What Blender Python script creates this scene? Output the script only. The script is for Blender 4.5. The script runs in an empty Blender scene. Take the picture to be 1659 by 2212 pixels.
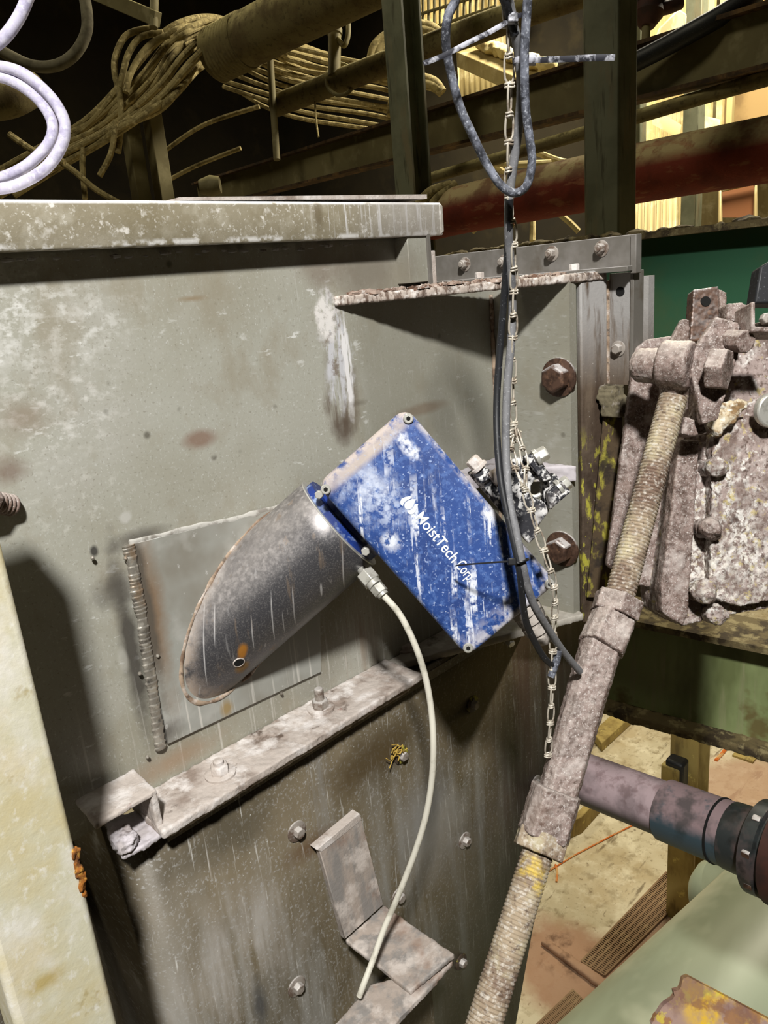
import bpy, math, random
from mathutils import Vector, Matrix, noise as mn
V = Vector
random.seed(7)
SC = bpy.context.scene
COL = SC.collection

# ---------------------------------------------------------------- camera
FPX, CX, CY = 1661.0, 829.5, 1106.0
PITCH, ROLL, YAW = 0.29203, 0.08824, 0.80516
dn = V((math.sin(ROLL)*math.cos(PITCH), math.cos(ROLL)*math.cos(PITCH), math.sin(PITCH)))
fw = V((0, 0, 1)); h_ = (fw - dn*fw.dot(dn)).normalized(); r_ = dn.cross(h_)
tx = h_*math.cos(YAW) + r_*math.sin(YAW)
ty = h_*math.sin(YAW) - r_*math.cos(YAW)
# world axes: X along the hopper side, Y into it, Z up; the hopper side stands in Y = 0
MW = Matrix((tx, ty, -dn))
CAM = V((0, -0.8283, 4.4))
cam = bpy.data.cameras.new('camera'); co = bpy.data.objects.new('camera', cam); COL.objects.link(co)
ex, ey, ez = MW @ V((1, 0, 0)), MW @ V((0, -1, 0)), MW @ V((0, 0, -1))
co.matrix_world = Matrix(((ex.x, ey.x, ez.x, CAM.x), (ex.y, ey.y, ez.y, CAM.y), (ex.z, ey.z, ez.z, CAM.z), (0, 0, 0, 1)))
cam.sensor_fit = 'VERTICAL'; cam.sensor_height = 24.0; cam.lens = 24.0*FPX/2212
cam.clip_start = 0.02; cam.clip_end = 100
SC.camera = co

# ---------------------------------------------------------------- world, lights, exposure
SC.view_settings.view_transform = 'Standard'; SC.view_settings.look = 'None'
SC.view_settings.gamma = 1.0; SC.view_settings.use_curve_mapping = False
SC.view_settings.exposure = 0.0
wd = bpy.data.worlds.new('world'); SC.world = wd; wd.use_nodes = True
wd.node_tree.nodes['Background'].inputs[0].default_value = (1.0, 0.90, 0.70, 1)
wd.node_tree.nodes['Background'].inputs[1].default_value = 0.075

def light(name, kind, loc, target, power, color, size=0.3, spread=None):
    l = bpy.data.lights.new(name, kind); l.energy = power; l.color = color
    if kind == 'AREA':
        l.shape = 'DISK'; l.size = size
        if spread: l.spread = spread
    else:
        l.shadow_soft_size = size
        if spread: l.spot_size = math.radians(spread); l.spot_blend = 0.28
    o = bpy.data.objects.new(name, l); COL.objects.link(o); o.location = loc
    o.rotation_euler = (V(target)-V(loc)).to_track_quat('-Z', 'Y').to_euler()
    return o
light('work_lamp', 'SPOT', (-0.82, -1.75, 6.35), (0.8, -0.35, 3.35), 760, (1.0, 0.985, 0.95), 0.12, 54)
light('hall_lamp', 'AREA', (5.6, 1.2, 7.6), (5.4, 1.5, 0), 480, (1.0, 0.91, 0.72), 1.4)
light('hall_lamp', 'AREA', (6.2, 5.2, 6.8), (8.2, 4.2, 4.6), 130, (1.0, 0.88, 0.62), 1.0)
light('hall_lamp', 'AREA', (2.4, 5.5, 7.6), (2.4, 4.0, 4.0), 30, (1.0, 0.88, 0.58), 1.2)
light('unseen_fill', 'AREA', (0.2, 1.7, 8.2), (2.9, 1.9, 4.3), 48, (1.0, 0.92, 0.70), 0.8)  # unseen fill, added to lift the columns and beams behind the hopper

# ---------------------------------------------------------------- picture points back to the place
def ray(px, py): return MW @ V(((px-CX)/FPX, (py-CY)/FPX, 1.0))
def W(px, py, d): return CAM + ray(px, py)*d
def oY(px, py, y=0.0): r = ray(px, py); return CAM + r*((y-CAM.y)/r.y)
def oX(px, py, x): r = ray(px, py); return CAM + r*((x-CAM.x)/r.x)
def oZ(px, py, z): r = ray(px, py); return CAM + r*((z-CAM.z)/r.z)
def oP(px, py, p, n): r = ray(px, py); return CAM + r*((V(p)-CAM).dot(n)/r.dot(n))
def dep(p): return (MW.transposed() @ (V(p)-CAM)).z

# ---------------------------------------------------------------- mesh helpers
class G:
    def __init__(s): s.v = []; s.f = []
    def add(s, vs, fs):
        o = len(s.v); s.v += [V(p) for p in vs]; s.f += [tuple(i+o for i in f) for f in fs]; return s
    def box(s, c, size, ax=None):
        ax = ax or (V((1,0,0)), V((0,1,0)), V((0,0,1))); c = V(c); hx, hy, hz = [q/2 for q in size]
        vs = [c + ax[0]*(hx*i) + ax[1]*(hy*j) + ax[2]*(hz*k) for i in (-1,1) for j in (-1,1) for k in (-1,1)]
        return s.add(vs, [(0,1,3,2),(4,6,7,5),(0,4,5,1),(2,3,7,6),(0,2,6,4),(1,5,7,3)])
    def mm(s, a, b):
        a, b = V(a), V(b); return s.box((a+b)/2, [abs(q) for q in (b-a)])
    def prism(s, poly, vec):
        n = len(poly); poly = [V(p) for p in poly]; vec = V(vec)
        fs = [tuple(range(n-1,-1,-1)), tuple(range(n, 2*n))] + [(i,(i+1)%n,n+(i+1)%n,n+i) for i in range(n)]
        return s.add(poly + [p+vec for p in poly], fs)
    def rings(s, rs, cap=True, closed=False):
        m = len(rs[0]); vs = [p for r in rs for p in r]; n = len(rs)
        fs = [(i*m+j, i*m+(j+1)%m, ((i+1)%n)*m+(j+1)%m, ((i+1)%n)*m+j) for i in range(n if closed else n-1) for j in range(m)]
        if cap and not closed: fs += [tuple(range(m-1,-1,-1)), tuple(range((n-1)*m, n*m))]
        return s.add(vs, fs)
    def tube(s, pts, r, seg=10, closed=False, flat=None):
        pts = [V(p) for p in pts]; n = len(pts); rs = []; up = None
        for i, p in enumerate(pts):
            a = pts[(i-1)%n] if closed or i else pts[0]; b = pts[(i+1)%n] if closed or i < n-1 else pts[-1]
            t = (b-a).normalized()
            if up is None: up = t.orthogonal().normalized() if flat is None else V(flat)
            up = (up - t*up.dot(t)).normalized(); w = t.cross(up)
            rr = r[i] if isinstance(r, list) else r
            ru, rw = rr if isinstance(rr, tuple) else (rr, rr)
            rs.append([p + up*(ru*math.cos(2*math.pi*k/seg)) + w*(rw*math.sin(2*math.pi*k/seg)) for k in range(seg)])
        return s.rings(rs, True, closed)
    def lathe(s, p0, p1, prof, seg=24, ph=0.0, up=None):
        p0, p1 = V(p0), V(p1); t = (p1-p0).normalized(); u = (V(up)-t*V(up).dot(t)).normalized() if up is not None else t.orthogonal().normalized(); w = t.cross(u)
        rs = [[p0 + t*z + (u*math.cos(2*math.pi*k/seg+ph) + w*math.sin(2*math.pi*k/seg+ph))*r for k in range(seg)] for z, r in prof]
        return s.rings(rs)
    def cyl(s, p0, p1, r, seg=24, ph=0.0, up=None):
        L = (V(p1)-V(p0)).length; return s.lathe(p0, p1, [(0, r), (L, r)], seg, ph, up)
    def ball(s, c, r, seg=10, sq=(1,1,1), jit=0.0):
        c = V(c); rs = []
        for i in range(seg//2+1):
            th = max(0.02, min(math.pi-0.02, math.pi*i/(seg//2)))
            rs.append([c + V((math.sin(th)*math.cos(2*math.pi*k/seg)*sq[0], math.sin(th)*math.sin(2*math.pi*k/seg)*sq[1], math.cos(th)*sq[2]))*r*(1+random.uniform(-jit, jit)) for k in range(seg)])
        return s.rings(rs)
    def plane(s, a, b, c, d): return s.add([a,b,c,d], [(0,1,2,3)])

def spline(pts, n=8, closed=False):
    pts = [V(p) for p in pts]; m = len(pts); out = []
    for i in range(m if closed else m-1):
        if closed: p0, p1, p2, p3 = pts[(i-1)%m], pts[i], pts[(i+1)%m], pts[(i+2)%m]
        else: p0, p1, p2, p3 = pts[max(i-1,0)], pts[i], pts[i+1], pts[min(i+2,m-1)]
        for k in range(n):
            t = k/n
            out.append(0.5*((2*p1) + (p2-p0)*t + (2*p0-5*p1+4*p2-p3)*t*t + (3*p1-p0-3*p2+p3)*t**3))
    if not closed: out.append(pts[-1])
    return out

def WS(pts, n=8): return spline([W(*p) for p in pts], n)

ORG = {}
def obj(name, g, mat, parent=None, bevel=0.0, bseg=2, crust=None, sharp=38, wob=None):
    c = V((0,0,0))
    lo = V([min(p[i] for p in g.v) for i in range(3)]); hi = V([max(p[i] for p in g.v) for i in range(3)]); c = (lo+hi)/2
    me = bpy.data.meshes.new(name); me.from_pydata([p-c for p in g.v], [], g.f); me.validate()
    import bmesh
    bm = bmesh.new(); bm.from_mesh(me); bmesh.ops.recalc_face_normals(bm, faces=bm.faces); bm.to_mesh(me); bm.free()
    me.polygons.foreach_set('use_smooth', [True]*len(me.polygons))
    me.set_sharp_from_angle(angle=math.radians(sharp))
    o = bpy.data.objects.new(name, me); COL.objects.link(o); me.materials.append(mat)
    if parent is not None: o.parent = parent; o.location = c - ORG[parent]
    else: o.location = c
    ORG[o] = c
    if bevel:
        b = o.modifiers.new('bevel', 'BEVEL'); b.width = bevel; b.segments = bseg; b.limit_method = 'ANGLE'; b.angle_limit = math.radians(40)
        b.harden_normals = False
    if crust:
        vox, amp, sc = crust
        me.polygons.foreach_set('use_smooth', [True]*len(me.polygons))
        m = o.modifiers.new('remesh', 'REMESH'); m.mode = 'VOXEL'; m.voxel_size = vox; m.use_smooth_shade = True
        for k, (a_, s_) in enumerate(((amp*0.75, sc), (amp*0.5, sc*0.3))):
            t = bpy.data.textures.new('crust', 'CLOUDS'); t.noise_scale = s_; t.noise_depth = 3
            d = o.modifiers.new('crust', 'DISPLACE'); d.texture = t; d.texture_coords = 'GLOBAL'; d.strength = a_*2; d.mid_level = 0.5
    return o
def tag(o, label, cat=None, group=None, kind=None):
    o['label'] = label
    if cat: o['category'] = cat
    if group: o['group'] = group
    if kind or cat: o['kind'] = kind or 'thing'
    return o
def thing(name, base, label, cat, group=None):
    o = bpy.data.objects.new(name, None); o.empty_display_size = 0.05; COL.objects.link(o); o.location = base; ORG[o] = V(base)
    return tag(o, label, cat, group)
def struct(name, g, mat, **k):
    o = obj(name, g, mat, **k); o['kind'] = 'structure'; return o

def hexbolt(p, n, r, mat, parent, name='hex_bolt', h=None, wr=None, wh=None, stud=0.0, wmat=None, ph=0.3, wavy=0.0):
    p, n = V(p), V(n).normalized(); h = h or r*1.1; wh = wh or r*0.22
    g = G(); z0 = wh if wr else 0.0
    g.lathe(p - n*0.002, p+n, [(0.0, r), (z0+h*0.82+0.002, r), (z0+h+0.002, r*0.86)], 6, ph)
    if stud: g.lathe(p, p+n, [(0, r*0.55), (z0+h+stud*0.9, r*0.55), (z0+h+stud, r*0.42)], 14)
    b = obj(name, g, mat, parent, bevel=r*0.07, bseg=1)
    if wr: obj('washer', G().lathe(p-n*0.001, p+n, [(0, wr), (wh*0.8+0.001, wr), (wh+0.001, wr*0.94)], 28), wmat or mat, b)
    return b
# ---------------------------------------------------------------- materials
def lin(c):
    return tuple(((q/255)/12.92 if q/255 <= 0.04045 else ((q/255+0.055)/1.055)**2.4) for q in c) + (1.0,)
class Mat:
    def __init__(s, name):
        s.m = bpy.data.materials.new(name); s.m.use_nodes = True; s.t = s.m.node_tree; s.N = s.t.nodes; s.L = s.t.links
        s.N.clear(); s.out = s.N.new('ShaderNodeOutputMaterial'); s.b = s.N.new('ShaderNodeBsdfPrincipled')
        s.L.new(s.b.outputs[0], s.out.inputs[0]); s.geo = s.N.new('ShaderNodeNewGeometry'); s.sep = None; s.cache = {}
    def val(s, x, sock):
        if hasattr(x, 'node'): s.L.new(x, sock)
        else: sock.default_value = x
    def math(s, op, a, b=0.0, clamp=False):
        n = s.N.new('ShaderNodeMath'); n.operation = op; n.use_clamp = clamp; s.val(a, n.inputs[0]); s.val(b, n.inputs[1]); return n.outputs[0]
    def vm(s, op, a, b):
        n = s.N.new('ShaderNodeVectorMath'); n.operation = op; s.val(a, n.inputs[0]); s.val(b, n.inputs[1])
        return n.outputs['Value'] if op in ('LENGTH', 'DOT_PRODUCT') else n.outputs[0]
    def pos(s, frame=None):
        if frame is None: return s.geo.outputs['Position']
        k = ('fr', tuple(tuple(q) for q in frame))
        if k not in s.cache:
            o, a, b, c = frame; d = s.vm('SUBTRACT', s.geo.outputs['Position'], tuple(o)); n = s.N.new('ShaderNodeCombineXYZ')
            for i, q in enumerate((a, b, c)): s.L.new(s.vm('DOT_PRODUCT', d, tuple(q)), n.inputs[i])
            s.cache[k] = n.outputs[0]
        return s.cache[k]
    def noise(s, sc, det=4.0, frame=None, dist=0.0, off=0.0):
        k = ('n', str(sc), det, str(frame), dist, off)
        if k in s.cache: return s.cache[k]
        n = s.N.new('ShaderNodeTexNoise'); n.inputs['Detail'].default_value = det; n.inputs['Roughness'].default_value = 0.62; n.inputs['Distortion'].default_value = dist
        p = s.pos(frame)
        if off: p = s.vm('ADD', p, (off, off*1.7, -off))
        if isinstance(sc, tuple): p = s.vm('MULTIPLY', p, sc); n.inputs['Scale'].default_value = 1.0
        else: n.inputs['Scale'].default_value = sc
        s.L.new(p, n.inputs['Vector']); s.cache[k] = n.outputs['Fac']; return s.cache[k]
    def rng(s, v, lo, hi):
        n = s.N.new('ShaderNodeMapRange'); n.clamp = True
        if lo > hi: lo, hi = hi, lo; n.inputs['To Min'].default_value = 1.0; n.inputs['To Max'].default_value = 0.0
        n.inputs['From Min'].default_value = lo; n.inputs['From Max'].default_value = hi; s.L.new(v, n.inputs['Value']); return n.outputs[0]
    def mask(s, q):
        k = q[0]
        if k == 'n': return s.rng(s.noise(q[1], q[4] if len(q) > 4 else 4.0, q[5] if len(q) > 5 else None, 0.0, q[6] if len(q) > 6 else 0.0), q[2], q[3])
        if k == 'b':   # a stain with its own outline: centre, half sizes, ragged edge
            _, c, r, warp = q[:4]; fr = q[4] if len(q) > 4 else None; soft = q[5] if len(q) > 5 else 0.45; ns = q[6] if len(q) > 6 else 28.0
            d = s.vm('MULTIPLY', s.vm('SUBTRACT', s.pos(fr), tuple(c)), tuple(1/x for x in r))
            L = s.vm('LENGTH', d, (0,0,0)); nz = s.math('MULTIPLY', s.math('SUBTRACT', s.noise(ns, 5.0, fr), 0.5), warp)
            return s.rng(s.math('ADD', L, nz), 1.0, 1.0-soft)
        if k == 'u':
            z = s.N.new('ShaderNodeSeparateXYZ'); s.L.new(s.geo.outputs['Normal'], z.inputs[0]); return s.rng(z.outputs[2], q[1], q[2])
        if k in 'xyz':
            kk = ('sep', str(q[3] if len(q) > 3 else None))
            if kk not in s.cache:
                z = s.N.new('ShaderNodeSeparateXYZ'); s.L.new(s.pos(q[3] if len(q) > 3 else None), z.inputs[0]); s.cache[kk] = z
            return s.rng(s.cache[kk].outputs['xyz'.index(k)], q[1], q[2])
        if k == 'v':   # small round specks
            n = s.N.new('ShaderNodeTexVoronoi'); n.inputs['Scale'].default_value = 1.0 if isinstance(q[1], tuple) else q[1]
            p = s.pos(q[4] if len(q) > 4 else None)
            if isinstance(q[1], tuple): p = s.vm('MULTIPLY', p, q[1])
            s.L.new(p, n.inputs['Vector']); return s.rng(n.outputs['Distance'], q[3], q[2])
def mat(name, base, layers=(), rough=0.65, metal=0.0, bump=None, spec=0.4):
    M = Mat(name); col = lin(base); rg = rough; mt = metal
    for ly in layers:
        c, op = ly[0], ly[1]; ks = ly[2:]; rr = mm_ = None
        while ks and not isinstance(ks[0], tuple):
            if rr is None: rr = ks[0]
            else: mm_ = ks[0]
            ks = ks[1:]
        f = None
        for q in ks:
            m = M.mask(q); f = m if f is None else M.math('MULTIPLY', f, m)
        f = M.math('MULTIPLY', f, op, True)
        n = M.N.new('ShaderNodeMix'); n.data_type = 'RGBA'; M.L.new(f, n.inputs[0]); M.val(col, n.inputs[6]); n.inputs[7].default_value = lin(c); col = n.outputs[2]
        for tgt, which in ((rr, 'r'), (mm_, 'm')):
            if tgt is None: continue
            n = M.N.new('ShaderNodeMix'); n.data_type = 'FLOAT'; M.L.new(f, n.inputs[0]); M.val(rg if which == 'r' else mt, n.inputs[2]); n.inputs[3].default_value = tgt
            if which == 'r': rg = n.outputs[0]
            else: mt = n.outputs[0]
    M.val(col, M.b.inputs['Base Color']); M.val(rg, M.b.inputs['Roughness']); M.val(mt, M.b.inputs['Metallic'])
    M.b.inputs['Specular IOR Level'].default_value = spec
    if bump:
        prev = None
        for sc, st in bump:
            b = M.N.new('ShaderNodeBump'); b.inputs['Strength'].default_value = st; b.inputs['Distance'].default_value = 0.15/(sc if not isinstance(sc, tuple) else max(sc))
            M.L.new(M.noise(sc, 5.0), b.inputs['Height'])
            if prev: M.L.new(prev, b.inputs['Normal'])
            prev = b.outputs[0]
        M.L.new(prev, M.b.inputs['Normal'])
    return M.m

def wb(px, py, w, h, warp=0.9, soft=0.45, ns=28.0, y=0.0):
    """a stain on the hopper side whose middle and half sizes were measured on the photograph"""
    c = oY(px, py, y); rx = abs(oY(px+w, py, y).x-oY(px-w, py, y).x)/2; rz = abs(oY(px, py+h, y).z-oY(px, py-h, y).z)/2
    return ('b', c, (rx, 0.2, rz), warp, None, soft, ns)
DUST = (198, 190, 180); PINK = (186, 172, 166)
m_wall = mat('hopper_paint', (158, 157, 146), [
    ((138, 133, 116), .7, ('n', 3.2, .42, .68)),
    ((166, 164, 156), .7, ('n', 5.0, .5, .7, 4.0, None, 3.1)),
    ((204, 203, 198), .9, ('n', (60, 10, 90), .48, .62, 5), wb(90, 690, 260, 150, 1.2, .7, 9)), ((196, 195, 190), .9, ('n', (34, 10, 26), .52, .68), wb(70, 700, 230, 170, 1.2, .7, 9)),
    ((198, 196, 190), .85, ('n', (55, 10, 80), .50, .64, 5, None, 3), wb(110, 880, 240, 170, 1.2, .7, 9)), ((190, 188, 180), .7, ('n', (60, 10, 80), .54, .66, 5, None, 8), wb(160, 1080, 200, 90, 1.2, .7, 9)),
    ((110, 104, 88), .6, ('n', 2.3, .5, .66, 3.0, None, 7.7), ('z', 4.25, 4.0)),
    ((188, 188, 183), .55, ('n', (300, 60, 210), .57, .70)), ((194, 194, 190), .6, ('n', (150, 60, 110), .63, .72)), ((112, 106, 92), .5, ('n', (240, 60, 240), .58, .68, 4, None, 5)), ((138, 130, 112), .55, ('n', (14, 10, 9), .52, .66, 5, None, 1.7)),
    ((204, 204, 198), .7, ('v', 150, .04, .15), ('n', 17, .46, .60)), ((208, 208, 204), .8, ('n', (36, 10, 90), .62, .68, 5, None, 6.6), ('n', 6, .45, .6, 3, None, 2)),
    ((196, 195, 190), .55, ('n', (190, 10, 14), .6, .72), ('x', .55, .75)),
    ((88, 84, 74), .8, ('v', 13, .03, .075), ('n', 9, .46, .52)),
    ((120, 92, 76), .75, wb(433, 948, 46, 26, .5, .6)), ((132, 116, 92), .8, wb(415, 645, 44, 9, .6, .8)),
    ((112, 98, 86), .7, wb(800, 590, 110, 75, 1.0, .7)), ((120, 108, 96), .6, wb(690, 560, 60, 90, 1.0, .7)),
    ((118, 96, 78), .8, wb(912, 884, 70, 17, .6, .6)), ((90, 82, 72), .6, wb(770, 872, 30, 10, .7, .7)),
    ((102, 78, 66), .6, wb(20, 1020, 60, 40, 1.1, .8)), ((126, 110, 92), .6, wb(50, 900, 90, 60, 1.2, .8)),
    ((118, 116, 104), .45, ('x', .735, .79)),  # darker past the recess edge: mostly shade, put into the paint colour
    # burnt paint round the weld
    ((66, 62, 58), .9, ('b', oY(283, 1400), (.017, .2, .16), .9, None, .7)), ((72, 66, 60), .75, ('b', oY(300, 1165), (.05, .2, .016), .9, None, .7)),
    ((80, 76, 70), .7, ('b', oY(250, 1280), (.035, .2, .03), 1.2, None, .8)), ((52, 50, 48), .9, wb(203, 1190, 12, 17, .6, .5)),
    ((182, 180, 174), .7, wb(272, 1118, 18, 16, 1.3)), ((176, 174, 166), .5, wb(266, 1425, 14, 36, .8)),
    # lime run under the ledge end
    ((96, 84, 72), .85, ('n', (60, 10, 9), .40, .56), wb(738, 860, 46, 120, .8, .5)), ((84, 72, 62), .8, wb(742, 925, 30, 40, 1.0, .6)),
    ((186, 186, 190), .95, .9, ('n', (85, 10, 12), .46, .54, 5), wb(728, 770, 36, 140, 1.5, .4, 46)), ((196, 192, 190), .9, .9, ('n', 90, .46, .56, 5), wb(712, 690, 32, 76, 1.6, .5, 60)), ((110, 96, 82), .8, ('n', 60, .52, .62, 5, None, 3), wb(722, 740, 30, 120, 1.2, .4, 50)),
    ((214, 210, 206), .9, .9, ('n', 110, .36, .5, 5), wb(702, 690, 24, 52, 1.3, .3, 50)), ((214, 212, 212), 1.0, .9, ('n', (110, 10, 12), .46, .52), wb(750, 790, 14, 130, .8, .4, 50)),
    # drip marks under the pipe
    ((196, 192, 184), .6, ('n', (160, 10, 3), .58, .68), ('z', 3.98, 3.88)), ((128, 106, 86), .55, ('n', (50, 10, 4), .5, .66), wb(760, 1400, 80, 130, .9, .6)),
    ((150, 120, 92), .55, wb(380, 1640, 130, 35, 1.1, .8)),
    ], rough=.42, spec=.45, bump=[(60, .10), (260, .12)])
m_patch = mat('patch_steel', (150, 150, 143), [
    ((122, 116, 104), .7, ('n', 7, .45, .65)), ((176, 174, 168), .6, ('n', 11, .54, .68, 4, None, 2.2)),
    ((120, 94, 68), .8, ('b', oY(325, 1320), (.022, .2, .15), 1.3, None, .8)), ((84, 78, 70), .9, ('b', oY(310, 1300), (.012, .2, .16), 1.2, None, .6)),
    ((84, 78, 72), .7, ('b', oY(355, 1580), (.03, .2, .02), 1.2, None, .8)), ((146, 118, 60), .75, wb(485, 1528, 18, 24, .8, .6)),
    ((200, 196, 188), .7, ('n', (170, 10, 3), .57, .66), ('z', 3.95, 3.90)), ((178, 178, 172), .5, wb(540, 1185, 40, 60, .9)),
    ((190, 188, 184), .6, ('n', (120, 60, 90), .66, .74)),
    ], rough=.42, bump=[(60, .08), (220, .10)])
YC = -.056      # the chute stands a little in front of the hopper side
def wc(*a): a = list(a) + [0.9, 0.45, 28.0][len(a)-4:]; return wb(*a, y=YC)
m_chute = mat('chute_paint', (104, 94, 76), [
    ((72, 64, 48), .8, ('n', 4.2, .42, .62)), ((128, 126, 120), .8, ('n', (22, 10, 2.2), .47, .64), ('z', 3.75, 3.45)),
    ((150, 146, 140), .85, ('n', (26, 10, 3.0), .42, .62), wc(520, 2080, 200, 170, 1.2, .7, 9)), ((140, 138, 134), .6, ('n', (260, 60, 200), .55, .66)),
    ((126, 124, 120), .8, wc(930, 1780, 90, 170, 1.2, .8, 9)), ((116, 114, 110), .8, ('n', (34, 10, 1.6), .45, .6), wc(690, 1750, 40, 200, .9, .6, 9)),
    ((66, 54, 34), .85, wc(800, 1640, 130, 70, 1.1, .7)), ((78, 56, 34), .7, wc(665, 1830, 60, 40, 1.2, .8)),
    ((60, 54, 40), .7, wc(500, 1800, 150, 80, 1.1, .8)), ((70, 50, 40), .8, ('n', (60, 10, 2.2), .40, .56), ('x', .93, 1.05)),
    ((52, 40, 34), .6, ('x', 1.0, 1.2)), ((176, 176, 170), .8, ('v', 120, .05, .15), ('n', 15, .5, .6)),
    ((172, 170, 164), .7, ('n', (190, 10, 9), .63, .72)), ((190, 186, 180), .7, ('n', (120, 10, 2), .6, .66), wc(432, 1830, 22, 120, .4, .5)),
    ((56, 56, 56), .8, wc(560, 2160, 20, 90, 1.3, .8)),
    ], rough=.5, bump=[(50, .12), (240, .2)])
m_rim = mat('rim_steel', (146, 138, 118), [
    ((176, 170, 154), .7, ('n', 40, .5, .66)), ((168, 160, 142), .6, ('n', 9, .5, .66)), ((206, 202, 192), .8, ('n', 220, .58, .66)), ((122, 112, 86), .6, ('n', 6, .5, .66, 4, None, 4.4)),
    ((226, 222, 214), .9, ('n', (70, 60, 60), .60, .68)), ((214, 210, 202), .8, ('n', (26, 20, 26), .62, .7, 6), ('x', .75, .5)),
    ((226, 224, 222), 1.0, ('z', 4.4985, 4.502), ('n', 40, .3, .42)), ((226, 224, 220), .9, ('z', 4.4645, 4.461), ('n', 44, .48, .58)),
    ((214, 212, 210), .9, ('n', (150, 20, 6), .56, .64), ('x', .66, .72)), ((156, 152, 148), .6, ('x', .74, .84)),
    ((100, 88, 66), .6, wb(655, 470, 14, 40, .5, .6)),
    ], rough=.5, bump=[(140, .3), (420, .2)])
m_dusty = mat('dust_caked_steel', (176, 166, 158), [
    ((130, 116, 106), .9, ('n', 16, .48, .64)), ((206, 200, 196), .9, ('n', 30, .5, .64, 5, None, 5.1)), ((84, 70, 60), .9, ('n', 24, .63, .7, 5, None, 1.3)),
    ((104, 60, 46), .8, ('n', 19, .66, .72, 5, None, 9.3))], rough=.9, spec=.2, bump=[(45, .5), (180, .7)])
m_cast = mat('crusted_cast_iron', (128, 110, 103), [
    ((84, 66, 58), .95, ('n', 60, .45, .6)), ((158, 146, 139), .75, ('n', 170, .5, .66, 5, None, 2.7)), ((206, 200, 196), .8, ('n', 420, .57, .68, 4, None, 6.1)), ((76, 60, 50), .8, ('n', 260, .56, .66, 5, None, 4.4)), ((182, 172, 166), .6, ('n', 22, .56, .68, 5, None, 15)),
    ((92, 68, 50), .7, ('n', 9, .55, .7, 4, None, 8.8)), ((206, 196, 188), .4, ('u', .3, .9))], rough=.6, spec=.45, bump=[(110, .6), (380, .9)])
m_lime = mat('lime_crusted_casting', (150, 134, 128), [
    ((104, 86, 78), .9, ('n', 18, .46, .6)), ((190, 180, 174), .8, ('n', 40, .5, .64, 5, None, 2.7)),
    ((206, 202, 196), .95, ('n', (110, 110, 70), .46, .58, 5), ('b', W(1565, 1110, 1.14), (.08, .16, .20), .9)), ((206, 200, 190), .95, ('n', 120, .48, .58, 5), ('b', W(1600, 1240, 1.14), (.08, .16, .10), .9)), ((92, 74, 66), .9, ('n', 130, .52, .62, 5, None, 3.9)), ((214, 210, 204), .9, ('n', 90, .57, .64, 5, None, 9)), ((112, 94, 86), .7, ('n', 22, .5, .62, 5, None, 12)),
    ((176, 160, 96), .7, ('n', 70, .58, .66, 5, None, 4.2)), ((70, 54, 48), .8, ('n', 40, .62, .7, 5, None, 7.2))], rough=.7, spec=.45, bump=[(70, 1.0), (220, 1.0)])
m_rod = mat('dirty_thread', (154, 138, 116), [
    ((100, 78, 66), .9, ('n', 14, .46, .62)), ((204, 196, 160), .7, ('n', 11, .52, .66, 4, None, 3.3)), ((204, 198, 188), .7, ('n', (150, 150, 190), .50, .66, 5, None, 8.1)), ((84, 66, 54), .8, ('n', 120, .56, .66, 5, None, 5)),
    ((206, 178, 74), .8, ('n', 60, .42, .58), ('b', W(1148, 1900, .95), (.016, .03, .05), 1.4))], rough=.75, bump=[(120, .5)])
m_bar = mat('rusted_bar', (96, 82, 68), [
    ((62, 48, 36), .9, ('n', (30, 30, 6), .42, .6)), ((150, 148, 146), .9, ('n', (70, 70, 9), .30, .46), ('z', 4.20, 4.32)),
    ((48, 36, 26), .8, ('z', 4.25, 4.05), ('n', 40, .3, .6)), ((170, 164, 60), .9, ('n', (60, 60, 26), .56, .64), ('z', 4.14, 4.06)), ((196, 190, 182), .8, ('v', 90, .04, .12), ('n', 20, .5, .6))],
    rough=.7, bump=[(80, .4), (220, .4)])
m_angle = mat('grey_angle_iron', (100, 96, 90), [((124, 120, 116), .7, ('n', 12, .48, .64)), ((84, 76, 66), .8, ('n', 16, .54, .66, 4, None, 5.5)), ((176, 172, 172), .8, ('u', .4, .9))], rough=.55, bump=[(140, .2)])
m_bolt = mat('weathered_bolt', (150, 142, 134), [((96, 78, 66), .9, ('n', 60, .48, .6)), ((204, 200, 196), .6, ('u', .2, .9))], rough=.55, metal=.2, bump=[(200, .3)])
m_rustbolt = mat('rusty_bolt', (88, 66, 54), [((58, 42, 34), .9, ('n', 60, .46, .6)), ((122, 92, 72), .7, ('n', 90, .55, .66, 4, None, 3)), ((214, 210, 208), .9, ('u', .25, .8), ('n', 60, .36, .5))], rough=.5, metal=.3, bump=[(200, .3)])
m_zinc = mat('zinc_fitting', (196, 194, 186), [((150, 148, 138), .7, ('n', 70, .5, .66))], rough=.35, metal=.5)
m_ledge = mat('ledge_edge_dirt', (170, 158, 148), [((96, 78, 66), .9, ('n', (130, 130, 40), .48, .58)), ((214, 208, 202), .8, ('n', 70, .52, .62, 5, None, 4)), ((74, 58, 48), .8, ('n', 46, .56, .64, 5, None, 7))], rough=.9, bump=[(120, .6)])
m_weld = mat('weld_metal', (150, 144, 134), [((190, 184, 172), .8, ('n', 90, .5, .62)), ((146, 112, 72), .6, ('n', 30, .56, .68, 4, None, 2)), ((70, 66, 62), .8, ('n', 50, .54, .66, 4, None, 6))], rough=.34, metal=.5, bump=[(260, .3)])
m_topweld = mat('painted_weld', (178, 175, 168), [((118, 112, 104), .8, ('n', 40, .5, .62))], rough=.5, bump=[(160, .4)])
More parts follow.
